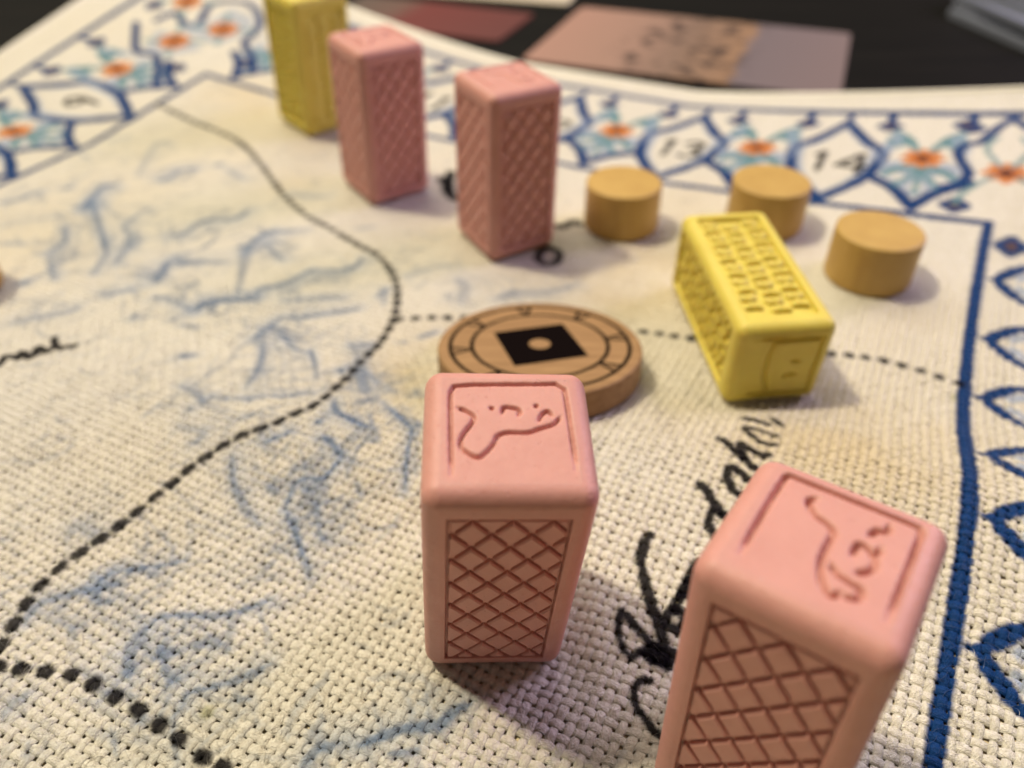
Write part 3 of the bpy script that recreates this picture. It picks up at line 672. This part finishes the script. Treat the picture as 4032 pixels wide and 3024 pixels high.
fill([(-173, 152), (-167, 150), (-158, 150), (-156, 160), (-160, 166), (-168, 167), (-168, 158)], C_PALE, .6, soft=.8, brush=False)
fill([(-176, 148), (-172, 138), (-164, 140), (-160, 146), (-168, 150)], C_PALE, .6, soft=.8, brush=False)
for s_, n_ in ((-168.6, 145.8), (-162.5, 157.0), (-179.5, 163.0)):
    for a_ in (0.5, 2.1, 3.6, 5.2):
        stroke([(s_ + 3 * math.cos(a_), n_ + 3 * math.sin(a_)), (s_ + 7.5 * math.cos(a_), n_ + 7.5 * math.sin(a_))], 1.5, C_TEAL, .75, soft=.4)
    star(lambda a, d: (a, d), s_, n_, 4.2)
for s_, n_ in ((-185.4, 156.9), (-158.8, 135.9), (-146.6, 146.0)):
    dot(lambda a, d: (a, d), s_, n_)
stroke([(-183.1, 147.8), (-174.3, 138.4), (-171.0, 137.7), (-166.5, 137.5), (-156.3, 126.6)], 2.0, C_BLUE)

line([(LEFT_S, -60), (LEFT_S, INNER_N), (INNER_S, INNER_N), (INNER_S, -60)], 1.7)
line([(LEFT_S - OUT, -60), (LEFT_S - OUT, INNER_N + OUT), (INNER_S + OUT, INNER_N + OUT), (INNER_S + OUT, -60)], 1.9)

# dashed frontiers
def dashes(P, dash, gap, w, col, phase=0.0):
    P = smooth_path(P, 8)
    seg = np.hypot(*np.diff(P, axis=0).T)
    cum = np.concatenate([[0], np.cumsum(seg)])
    t = phase
    while t < cum[-1]:
        q = [t, t + dash / 2, t + dash]
        pts = [(np.interp(v, cum, P[:, 0]), np.interp(v, cum, P[:, 1])) for v in q]
        stroke(pts, w, col, 0.95, soft=0.16, smooth=False)
        t += dash + gap
dashes(DASH_MAIN, 0.72, 1.58, 1.3, C_INK)
P = DASH_SOUTH
for a, b in zip(P[:-1], P[1:]):
    dx, dy = b[0] - a[0], b[1] - a[1]
    L = math.hypot(dx, dy)
    stroke([(a[0] - dx / L * .12, a[1] - dy / L * .12), (a[0] + dx / L * .12, a[1] + dy / L * .12)], 1.5, C_INK, .96, soft=.16, smooth=False)
dashes(DASH_EAST, 0.35, 2.05, 1.25, C_INK, 0.6)
for w, P in INK_STROKES:
    stroke(P, w * 1.5, C_INK, 0.97, soft=0.14)

def sample(s, n):
    j = np.clip(((s - S0) / RES + 0.5).astype(int), 0, nw - 1)
    i = np.clip(((n - N0) / RES + 0.5).astype(int), 0, nh - 1)
    return img[i, j]

# ------------------------------------------------------------------ the cloth: woven threads over a thin backing
cloth = empty('cloth_map', Matrix.Translation((0, 0, TZ * U)))
tag(cloth, 'cream woven cloth map with blue painted mountains and tiled flower border', 'cloth map')
CI = cloth.matrix_world.inverted()
PITCH_T = 1.05

def in_view(x, y, margin):
    return (y > 14) & (np.abs(x) < 0.656 * (0.766 * y + 42.8) + margin)

def threads(along_n, near):
    p = PITCH_T
    if near:
        seg, prof = 5, np.linspace(-88, 88, 6)
        sa, sb, na, nb = -135, 66, -40, 143
    else:
        seg, prof = 2, np.linspace(-80, 80, 4)
        sa, sb, na, nb = S0, S1, -5, N1
    prof = np.radians(prof)
    if along_n: ca, cb, la, lb = sa, sb, na, nb
    else: ca, cb, la, lb = na, nb, sa, sb
    j = np.arange(math.ceil(ca / p), math.floor(cb / p) + 1)
    k = np.arange(math.ceil(la / p) * seg, math.floor(lb / p) * seg + 1)
    c0 = j * p
    l0 = k * p / seg
    J, L = np.meshgrid(j, l0, indexing='ij')
    rr = np.random.default_rng(11 if along_n else 12)
    tab = rr.normal(0, 1, (700, 6))
    tj = tab[(j + 300)]
    ph = np.pi * L / p + np.pi * J + (0 if along_n else np.pi)
    up = np.cos(ph)
    wob = (0.045 * np.sin(L * 0.9 + tj[:, :1] * 9) + 0.035 * np.sin(L * 0.37 + tj[:, 1:2] * 7) + 0.04 * tj[:, 2:3])
    far_close = 0.045 * np.clip(((L * (NY if along_n else TY) + c0[:, None] * (TY if along_n else NY)) - 66) / 34, 0, 1)
    wid = p * (far_close + 0.400 + 0.026 * tj[:, 3:4] + 0.028 * np.sin(L * 1.7 + tj[:, 4:5] * 8) + 0.02 * np.sin(L * 4.1 + tj[:, 5:6] * 5) + 0.03 * up + 0.05 * np.clip(np.sin(L * 0.21 + tj[:, 5:6] * 11) - 0.75, 0, 1))
    zc = 0.125 * p * up
    th = p * (0.20 + 0.02 * np.sin(L * 2.3 + tj[:, 1:2] * 4))
    C = c0[:, None] + wob
    cs, sn_ = np.sin(prof), np.cos(prof)
    X = C[:, :, None] + wid[:, :, None] * cs
    Zt = zc[:, :, None] + th[:, :, None] * sn_ ** 0.8 - 0.02
    Lb = np.broadcast_to(L[:, :, None], X.shape)
    if along_n: s, n = X, Lb
    else: s, n = Lb, X
    x = s * TX + n * NX
    y = s * TY + n * NY
    nj, nl, nc = X.shape
    idx = np.arange(nj * nl * nc).reshape(nj, nl, nc)
    q = np.stack([idx[:, :-1, :-1], idx[:, :-1, 1:], idx[:, 1:, 1:], idx[:, 1:, :-1]], -1)
    if along_n: q = q
    else: q = q[..., ::-1]
    xm = x[:, :-1, nc // 2]; ym = y[:, :-1, nc // 2]
    nearm = ym < (101.5 if near else 100)
    keep = in_view(xm, ym, 34) & (nearm if near else ~nearm)
    q = q[keep].reshape(-1, 4)
    used = np.unique(q)
    remap = np.full(nj * nl * nc, -1, np.int64)
    remap[used] = np.arange(len(used))
    q = remap[q]
    xf, yf = x.ravel()[used], y.ravel()[used]
    z = lie(xf, yf) - CLOTH_DROP + Zt.ravel()[used]
    uv = np.stack([Lb.ravel()[used] / p, np.broadcast_to(np.linspace(0, 1, nc), X.shape).ravel()[used] + np.broadcast_to(J[:, :, None], X.shape).ravel()[used] * 3.7], -1)
    col = sample(s.ravel()[used], n.ravel()[used])
    return np.stack([xf, yf, z], -1), q, col, uv

parts = [threads(a, b) for b in (True, False) for a in (True, False)]
off = 0
qs = []
for c_, q_, _, _ in parts:
    qs.append(q_ + off)
    off += len(c_)
co = np.concatenate([p_[0] for p_ in parts])
me = np_mesh('woven_threads', co - np.array([0, 0, TZ]), np.concatenate(qs), np.concatenate([p_[2] for p_ in parts]), np.concatenate([p_[3] for p_ in parts]))
wt = link('woven_threads', me, THREAD, cloth)
tag(wt, kind='stuff')
del parts, qs, co

# stray fibres standing off the near threads
NF = 7000
fx = rng.uniform(-62, 62, NF)
fy = rng.uniform(20, 82, NF)
fz = lie(fx, fy) - CLOTH_DROP + 0.30
ang = rng.uniform(0, 2 * np.pi, NF)
fl = rng.uniform(0.5, 1.7, NF)
lift = rng.uniform(0.05, 0.42, NF)
curl = rng.normal(0, 0.7, NF)
K = 5
tt = np.linspace(0, 1, K)
aa = ang[:, None] + curl[:, None] * tt
dx = np.cumsum(np.cos(aa), 1) - np.cos(aa[:, :1])
dy = np.cumsum(np.sin(aa), 1) - np.sin(aa[:, :1])
px = fx[:, None] + dx * (fl / (K - 1))[:, None]
py = fy[:, None] + dy * (fl / (K - 1))[:, None]
pz = fz[:, None] + lift[:, None] * np.sin(np.pi * tt * 0.8)
rad = 0.021
tri = np.radians([90, 210, 330])
V = np.stack([px[..., None] - np.sin(aa)[..., None] * rad * np.cos(tri), py[..., None] + np.cos(aa)[..., None] * rad * np.cos(tri), pz[..., None] + rad * np.sin(tri)], -1)
ii = np.arange(NF * K * 3).reshape(NF, K, 3)
jj = np.roll(ii, -1, 2)
q = np.stack([ii[:, :-1], jj[:, :-1], jj[:, 1:], ii[:, 1:]], -1).reshape(-1, 4)
V = V.reshape(-1, 3)
sv, nv = V[:, 0] * TX + V[:, 1] * TY, V[:, 0] * NX + V[:, 1] * NY
fcol = np.clip(sample(sv, nv) * 0.9 + 0.06, 0, 1)
me = np_mesh('stray_fibres', V - np.array([0, 0, TZ]), q, fcol, np.zeros((len(V), 2)))
tag(link('stray_fibres', me, THREAD, cloth), kind='stuff')

gs = np.arange(S0, S1 + .01, 1.0)
gn = np.arange(N0, N1 + .01, 1.0)
S, Nn = np.meshgrid(gs, gn)
x = S * TX + Nn * NX
y = S * TY + Nn * NY
z = lie(x, y) - CLOTH_DROP - 0.30
idx = np.arange(S.size).reshape(S.shape)
q = np.stack([idx[:-1, :-1], idx[:-1, 1:], idx[1:, 1:], idx[1:, :-1]], -1).reshape(-1, 4)
me = np_mesh('backing', np.stack([x.ravel(), y.ravel(), z.ravel() - TZ], -1), q, sample(S.ravel(), Nn.ravel()))
link('backing', me, BACK, cloth)

# hem: a narrow rolled edge along the back and the left side
def hem(name, P3):
    P3 = np.asarray(P3)
    tang = np.gradient(P3, axis=0)
    tang /= np.linalg.norm(tang, axis=1)[:, None]
    side = np.cross(tang, [0, 0, 1.0])
    side /= np.linalg.norm(side, axis=1)[:, None]
    upv = np.cross(side, tang)
    A = np.linspace(0, 2 * np.pi, 9)[:-1]
    ring = P3[:, None] + 0.75 * np.cos(A)[None, :, None] * side[:, None] + 0.42 * np.sin(A)[None, :, None] * upv[:, None]
    m, r = len(P3), len(A)
    i = np.arange(m * r).reshape(m, r)
    q = np.stack([i[:-1], np.roll(i, -1, 1)[:-1], np.roll(i, -1, 1)[1:], i[1:]], -1).reshape(-1, 4)
    me = np_mesh(name, ring.reshape(-1, 3) - np.array([0, 0, TZ]), q, np.tile(cloth_c, (m * r, 1)), np.zeros((m * r, 2)))
    link(name, me, THREAD, cloth)
def edge_pts(s, n):
    x = s * TX + n * NX
    y = s * TY + n * NY
    return np.stack([x, y, lie(x, y) - CLOTH_DROP], -1)
t = np.linspace(S0, S1, 240)
hem('hem', edge_pts(t, np.full_like(t, N1)))
t = np.linspace(N0, N1, 200)
hem('hem', edge_pts(np.full_like(t, S0), t))

# ------------------------------------------------------------------ cast blocks
R_EDGE = 1.38
PX, PZ0, PZ1 = 4.5, 1.95, 24.75      # panel half width, bottom, top
PDEEP = 0.46
YDEEP = 0.62

def shell(PDEEP):
    """Rounded block with four sunk side panels; the emblem ends are left open for their own meshes."""
    bm = bmesh.new()
    bmesh.ops.create_cube(bm, size=1.0)
    for v in bm.verts:
        v.co = Vector((v.co.x * W, v.co.y * W, (v.co.z + .5) * HB))
    bmesh.ops.bevel(bm, geom=bm.edges[:], offset=R_EDGE, segments=6, profile=0.5, affect='EDGES')
    bm.normal_update()
    big = [f for f in bm.faces if len(f.verts) == 4 and f.calc_area() > 60]
    for f in bm.faces: f.smooth = True
    for f in big:
        n = f.normal.copy()
        if abs(n.z) > .9:
            if n.z > 0: bm.faces.remove(f)
            continue
        hx = Vector((-n.y, n.x, 0))
        ring = sorted(f.verts, key=lambda v: math.atan2((v.co.z - HB / 2) / HB, (v.co.dot(hx)) / W))
        quad = []
        for v in ring:
            a, zz = v.co.dot(hx), v.co.z
            quad.append((v, math.copysign(PX, a), PZ1 if zz > HB / 2 else PZ0))
        bm.faces.remove(f)
        pt = lambda a, z, d: n * (W / 2 - d) + hx * a + Vector((0, 0, z))
        rim = [bm.verts.new(pt(a, z, 0)) for _, a, z in quad]
        lip = [bm.verts.new(pt(a - math.copysign(.06, a), z + (.06 if z < 10 else -.06), .07)) for _, a, z in quad]
        flo = [bm.verts.new(pt(a - math.copysign(.10, a), z + (.10 if z < 10 else -.10), PDEEP)) for _, a, z in quad]
        for i in range(4):
            k = (i + 1) % 4
            for lo, hi in (([q[0] for q in quad], rim), (rim, lip), (lip, flo)):
                g = bm.faces.new((lo[i], lo[k], hi[k], hi[i]))
                g.smooth = lo is not rim and False
        bm.faces.new(flo)
    bmesh.ops.recalc_face_normals(bm, faces=bm.faces[:])
    bmesh.ops.scale(bm, vec=(U, U, U), verts=bm.verts[:])
    return bm_mesh('body', bm)

def emblem_face(name, lines, seed, depth=0.54, gw=0.13):
    h = W / 2 - R_EDGE
    g = np.linspace(-h, h, 150)
    X, Y = np.meshgrid(g, g)
    r = np.random.default_rng(seed)
    z = np.zeros_like(X)
    for i, P in enumerate(lines):
        P = smooth_path(P, 6) if (len(P) > 2 and i > 0) else np.asarray(P, float)
        jig = 0.02 * np.sin(X * 5 + seed) * np.sin(Y * 6.3 + 1) + 0.015 * np.sin(X * 13 + Y * 11)
        d, t, L = seg_dist(P, X, Y)
        fade = np.clip(np.minimum(t, L - t) / (1.6 if i == 0 else 0.25), 0.25, 1) if L > 0.5 else 1
        var = 0.92 + 0.08 * np.sin(t * 2.1 + i * 1.7) if L > 0.5 else 1
        z = np.minimum(z, -depth * fade * var * np.exp(-((d + jig * .6) / gw) ** 2 * 0.9))
    edge = np.clip((h - np.maximum(np.abs(X), np.abs(Y))) / 0.12, 0, 1)
    z = z * edge
    idx = np.arange(X.size).reshape(X.shape)
    q = np.stack([idx[:-1, :-1], idx[:-1, 1:], idx[1:, 1:], idx[1:, :-1]], -1).reshape(-1, 4)
    return np_mesh(name, np.stack([X.ravel(), Y.ravel(), z.ravel() + HB], -1), q)

def clip_poly(P, x0, x1, y0, y1):
    def cut(P, f, g):
        out = []
        for a, b in zip(P, P[1:] + P[:1]):
            fa, fb = f(a), f(b)
            if fa >= 0: out.append(a)
            if (fa >= 0) != (fb >= 0):
                t = fa / (fa - fb)
                out.append((a[0] + (b[0] - a[0]) * t, a[1] + (b[1] - a[1]) * t))
        return out
    for f in (lambda p: p[0] - x0, lambda p: x1 - p[0], lambda p: p[1] - y0, lambda p: y1 - p[1]):
        P = cut(P, f, None)
        if len(P) < 3: return []
    return P

def prism(name, P, h, bev, bev_h):
    """Low tile standing on z = 0 with chamfered top rim; outline P counter-clockwise."""
    c = np.mean(P, 0)
    bm = bmesh.new()
    P = [np.array(p) for p in P]
    def inset(p):
        v = c - p
        L = np.hypot(*v)
        return p + v / max(L, 1e-6) * min(bev * 1.4, L * .45)
    lo = [bm.verts.new((p[0] * U, p[1] * U, 0)) for p in P]
    mi = [bm.verts.new((p[0] * U, p[1] * U, (h - bev_h) * U)) for p in P]
    hi = [bm.verts.new((*(inset(p) * U), h * U)) for p in P]
    m = len(P)
    for i in range(m):
        k = (i + 1) % m
        bm.faces.new((lo[i], lo[k], mi[k], mi[i]))
        bm.faces.new((mi[i], mi[k], hi[k], hi[i]))
    bm.faces.new(hi)
    bmesh.ops.recalc_face_normals(bm, faces=bm.faces[:])
    return bm_mesh(name, bm)

def area(P):
    return 0.5 * abs(sum(a[0] * b[1] - b[0] * a[1] for a, b in zip(P, P[1:] + P[:1])))

def lattice_tiles():
    cw, ch, x0, z0 = 2.87, 3.5, -2.60, 24.35
    gap = 0.36
    fx = 1 - gap * math.hypot(cw, ch) / (cw * ch)
    tiles, cache = [], {}
    for i in range(-4, 5):
        for j in range(-2, 18):
            cx = x0 + (i + (0.5 if j % 2 == 0 else 0.0)) * cw
            cz = z0 - (j / 2) * ch
            D = [(cx + cw / 2 * fx, cz), (cx, cz + ch / 2 * fx), (cx - cw / 2 * fx, cz), (cx, cz - ch / 2 * fx)]
            P = clip_poly(D, -PX + .28, PX - .28, PZ0 + .28, PZ1 - .28)
            if not P or area(P) < 0.22: continue
            key = tuple((round(a - cx, 2), round(b - cz, 2)) for a, b in P)
            if key not in cache:
                cache[key] = prism('lattice_tile', [(a - cx, b - cz) for a, b in P], PDEEP - 0.05, .13, .14)
            tiles.append((cx, cz, cache[key]))
    return tiles

def brick_tiles(dense):
    tiles = []
    r = np.random.default_rng(21 + dense)
    A = np.radians(np.arange(0, 360, 36) + 18)
    kinds = []
    for v in range(8):
        w, h = ((1.75, 0.95) if dense else (2.35, 1.28))
        w, h = w * r.uniform(.9, 1.08), h * r.uniform(.9, 1.1)
        b = r.uniform(.25, .5) * (1 if v % 2 else -1)
        rot = r.normal(0, .10) + (0.35 if dense else 0) * (1 if v % 2 else -1)
        P = []
        for a in A:
            x_ = w / 2 * np.sign(math.cos(a)) * abs(math.cos(a)) ** .6
            y_ = h / 2 * np.sign(math.sin(a)) * abs(math.sin(a)) ** .7 + b * ((x_ / w * 2) ** 2 - .4)
            P.append((x_ * math.cos(rot) - y_ * math.sin(rot), x_ * math.sin(rot) + y_ * math.cos(rot)))
        kinds.append(prism('brick', P, YDEEP - r.uniform(0.0, .08), .30, .24))
    cols = (-3.15, -1.05, 1.05, 3.15) if dense else (-2.95, 0.0, 2.95)
    step = 1.42 if dense else 1.74
    for c, cx in enumerate(cols):
        for k in range(18):
            cz = PZ0 + 1.15 + k * step + (step / 2 if c % 2 == 1 else 0) + r.normal(0, .07)
            if cz + .85 > PZ1 - .15: continue
            tiles.append((cx + r.normal(0, .12), cz, kinds[(2 * r.integers(4) + k % 2)]))
    return tiles

FACE_M = []
for k in range(4):
    a = k * math.pi / 2
    n = Vector((math.sin(a), -math.cos(a), 0))
    hx = Vector((math.cos(a), math.sin(a), 0))
    zz = Vector((0, 0, 1))
    FACE_M.append((n, hx, zz))

def build_block(name, key, mat, body_me, tiles, tname, emblem_me, label, cat, group, pre=None, deep=0.46):
    Mx = base_matrix(key)
    if pre is not None: Mx = Mx @ pre
    root = empty(name, Mx)
    tag(root, label, cat, group)
    b = link('body', body_me, mat, root)
    wn = b.modifiers.new('WN', 'WEIGHTED_NORMAL')
    wn.keep_sharp = True
    link('emblem_face', emblem_me, mat, root)
    for fi, (n, hx, zz) in enumerate(FACE_M):
        for cx, cz, me in (tiles[fi % 2] if isinstance(tiles, tuple) else tiles):
            o = link(tname, me, mat, root)
            org = n * (W / 2 - deep) + hx * cx + zz * cz
            o.matrix_local = Matrix(((hx.x, zz.x, n.x, org.x * U), (hx.y, zz.y, n.y, org.y * U), (hx.z, zz.z, n.z, org.z * U), (0, 0, 0, 1)))
    return root

pink_body = shell(PDEEP)
pink_body.materials.append(PINK)
yellow_body = shell(YDEEP)
yellow_body.materials.append(YELLOW)
LT = lattice_tiles()
BT = (brick_tiles(0), brick_tiles(1))
em_a = emblem_face('emblem_face', EMBLEM_ELEPHANT, 1)
em_b = emblem_face('emblem_face', EMBLEM_COAST, 2, depth=0.70, gw=0.17)
em_c = emblem_face('emblem_face', EMBLEM_ELEPHANT, 3)
em_d = emblem_face('emblem_face', EMBLEM_COAST, 4, depth=.4)
em_y = emblem_face('emblem_face', EMBLEM_FORT, 5, gw=0.25)
em_y2 = emblem_face('emblem_face', EMBLEM_FORT, 6)
GP, GY = 'pink cast resin blocks', 'yellow cast resin blocks'
build_block('pink_block', 'pink_centre', PINK, pink_body, LT, 'lattice_tile', em_a, 'pink block standing in front of the round wooden disc, square lattice face to viewer', 'game block', GP)
build_block('pink_block', 'pink_right', PINK, pink_body, LT, 'lattice_tile', em_b, 'nearest pink block, turned and cut off at bottom right beside dark blue line', 'game block', GP)
build_block('pink_block', 'pink_back_left', PINK, pink_body, LT, 'lattice_tile', em_c, 'blurred pink block at the back just right of the standing yellow block', 'game block', GP)
build_block('pink_block', 'pink_back_mid', PINK, pink_body, LT, 'lattice_tile', em_d, 'blurred pink block at the back next to a tan wooden cylinder', 'game block', GP)
build_block('yellow_block', 'yellow_back', YELLOW, yellow_body, BT, 'brick', em_y2, 'yellow block standing upright at the back, its top cut off by the picture', 'game block', GY, deep=YDEEP)
lay = Matrix.Translation((0, HB / 2 * U, W / 2 * U)) @ Matrix.Rotation(math.pi / 2, 4, 'X')
build_block('yellow_block', 'yellow_lying', YELLOW, yellow_body, BT, 'brick', em_y, 'yellow block lying on its side with bumpy brick pattern on top', 'game block', GY, lay, deep=YDEEP)

# ------------------------------------------------------------------ turned wooden pieces
def lathe(name, prof, nseg=64):
    bm = bmesh.new()
    rings = []
    for r, z in prof:
        if r < 1e-6: rings.append([bm.verts.new((0, 0, z * U))])
        else: rings.append([bm.verts.new((r * U * math.cos(2 * math.pi * i / nseg), r * U * math.sin(2 * math.pi * i / nseg), z * U)) for i in range(nseg)])
    for a, b in zip(rings[:-1], rings[1:]):
        for i in range(nseg):
            k = (i + 1) % nseg
            if len(a) == 1: f = bm.faces.new((a[0], b[k], b[i]))
            elif len(b) == 1: f = bm.faces.new((a[i], a[k], b[0]))
            else: f = bm.faces.new((a[i], a[k], b[k], b[i]))
            f.smooth = True
    bmesh.ops.recalc_face_normals(bm, faces=bm.faces[:])
    return bm_mesh(name, bm)

cyl_me = lathe('wooden_cylinder', [(0, 0), (6.05, 0), (6.3, .08), (6.42, .35), (6.42, 7.55), (6.33, 7.82), (6.1, 7.95), (5.8, 8.0), (0, 8.02)])
cyl_me.materials.append(TAN)
for key, lab in (('cyl_a', 'tan wooden cylinder beside the blurred pink block at the back'),
                 ('cyl_b', 'tan wooden cylinder partly hidden behind the lying yellow block'),
                 ('cyl_c', 'tan wooden cylinder nearest the right corner of the blue frame'),
                 ('cyl_d', 'tan wooden piece cut off by the left edge of the picture')):
    o = link('wooden_cylinder', cyl_me)
    o.matrix_world = base_matrix(key)
    o.modifiers.new('WN', 'WEIGHTED_NORMAL')
    tag(o, lab, 'wooden cylinder', 'tan wooden cylinders')

RD = 13.2
disc_me = lathe('wooden_disc', [(0, 0), (RD - .35, 0), (RD - .1, .12), (RD, .4), (RD, 3.4), (RD - .12, 3.66), (RD - .4, 3.78), (0, 3.78)], 96)
disc_me.materials.append(disc_top_mat(RD, 9.7, math.radians(-28.5 + 45)))
o = link('wooden_disc', disc_me)
o.matrix_world = base_matrix('disc')
o.modifiers.new('WN', 'WEIGHTED_NORMAL')
tag(o, 'flat round wooden disc printed with dark square and rings, behind the centre pink block', 'wooden disc')

# ------------------------------------------------------------------ cards on the table behind the cloth
def card_mat(name, cols, scale, seed, dark=0.0):
    M = Mat(name)
    nz = M.noise(scale, 3, 0.6)
    cr = M.n('ShaderNodeValToRGB')
    el = cr.color_ramp.elements
    while len(el) < len(cols): el.new(0.5)
    for e, (p, c) in zip(el, cols):
        e.position = p
        e.color = (*c, 1)
    sep = M.n('ShaderNodeSeparateXYZ')
    M.l(M.coord('Generated'), sep.inputs[0])
    v = M.math('ADD', sep.outputs[0], M.math('MULTIPLY', M.math('SUBTRACT', nz, 0.5), 0.10))
    M.l(v, cr.inputs[0])
    c = cr.outputs[0]
    if dark:
        b = M.ramp(M.noise(scale * 2.2, 2, 0.5), 0.52, 0.62)
        mid = M.math('SUBTRACT', 1.0, M.ramp(M.math('ABSOLUTE', M.math('SUBTRACT', sep.outputs[0], 0.48)), 0.14, 0.26))
        c = M.mix(M.math('MULTIPLY', M.math('MULTIPLY', b, mid), dark), c, (0.05, 0.03, 0.025))
    M.l(c, M.b.inputs['Base Color'])
    M.b.inputs['Roughness'].default_value = 0.45
    return M.m

def slab(name, mat, cx, cy, z, w, d, h, rot, r=2.0):
    bm = bmesh.new()
    pts = []
    for sx, sy, a0 in ((1, 1, 0), (-1, 1, 90), (-1, -1, 180), (1, -1, 270)):
        for k in range(5):
            a = math.radians(a0 + k * 22.5)
            pts.append((sx * (w / 2 - r) + r * math.cos(a), sy * (d / 2 - r) + r * math.sin(a)))
    lo = [bm.verts.new((a * U, b * U, 0)) for a, b in pts]
    hi = [bm.verts.new((a * U, b * U, h * U)) for a, b in pts]
    m = len(pts)
    for i in range(m):
        bm.faces.new((lo[i], lo[(i + 1) % m], hi[(i + 1) % m], hi[i]))
    bm.faces.new(hi)
    bm.faces.new(lo[::-1])
    o = link(name, bm_mesh(name, bm), mat)
    o.matrix_world = Matrix.Translation((cx * U, cy * U, z * U)) @ Matrix.Rotation(math.radians(rot), 4, 'Z')
    return o

pic = card_mat('pink_card_print', [(0.0, (0.35, 0.20, 0.155)), (0.30, (0.30, 0.185, 0.14)), (0.46, (0.20, 0.13, 0.095)), (0.665, (0.26, 0.155, 0.09)), (0.69, (0.15, 0.12, 0.13)), (1.0, (0.175, 0.13, 0.13))], 70, 1, dark=0.95)
o = slab('playing_card', pic, 50.5, 226.5, TZ, 81, 55, 0.6, -21)
tag(o, 'pink and lilac illustrated card lying on the dark table behind the cloth', 'card')
redm = card_mat('red_card_print', [(0.0, (0.10, 0.075, 0.06)), (0.30, (0.13, 0.07, 0.055)), (0.42, (0.14, 0.025, 0.022)), (1.0, (0.11, 0.028, 0.025))], 40, 2)
o = slab('playing_card', redm, -26.0, 256.0, TZ, 60, 30, 0.6, -22)
tag(o, 'dark red card behind the back edge of the cloth, left of the pink card', 'card')
cream = card_mat('cream_card_print', [(0.0, (0.50, 0.42, 0.30)), (1.0, (0.55, 0.48, 0.37))], 30, 3)
o = slab('playing_card', cream, -12.0, 292.0, TZ, 70, 28, 0.6, -15)
tag(o, 'cream card at the very top of the picture above the red card', 'card')
greym = card_mat('grey_token_print', [(0.0, (0.16, 0.175, 0.23)), (1.0, (0.22, 0.235, 0.29))], 60, 4)
zz = TZ
for k, (dx, dy, rot) in enumerate(((0, 0, 12), (3, 4, 18), (1, 3, 9), (5, 6, 15), (7, 8, 20), (9, 11, 14))):
    o = slab('stacked_card', greym, 164 + dx, 242 + dy, zz, 52, 44, 1.9, rot)
    tag(o, 'grey blue card in the stack at the top right corner, %s' % ('lowest of all', 'second from the bottom', 'third from the bottom', 'third from the top', 'second from the top', 'topmost')[k], 'card', 'grey blue cards stacked at the top right')
    zz += 2.0
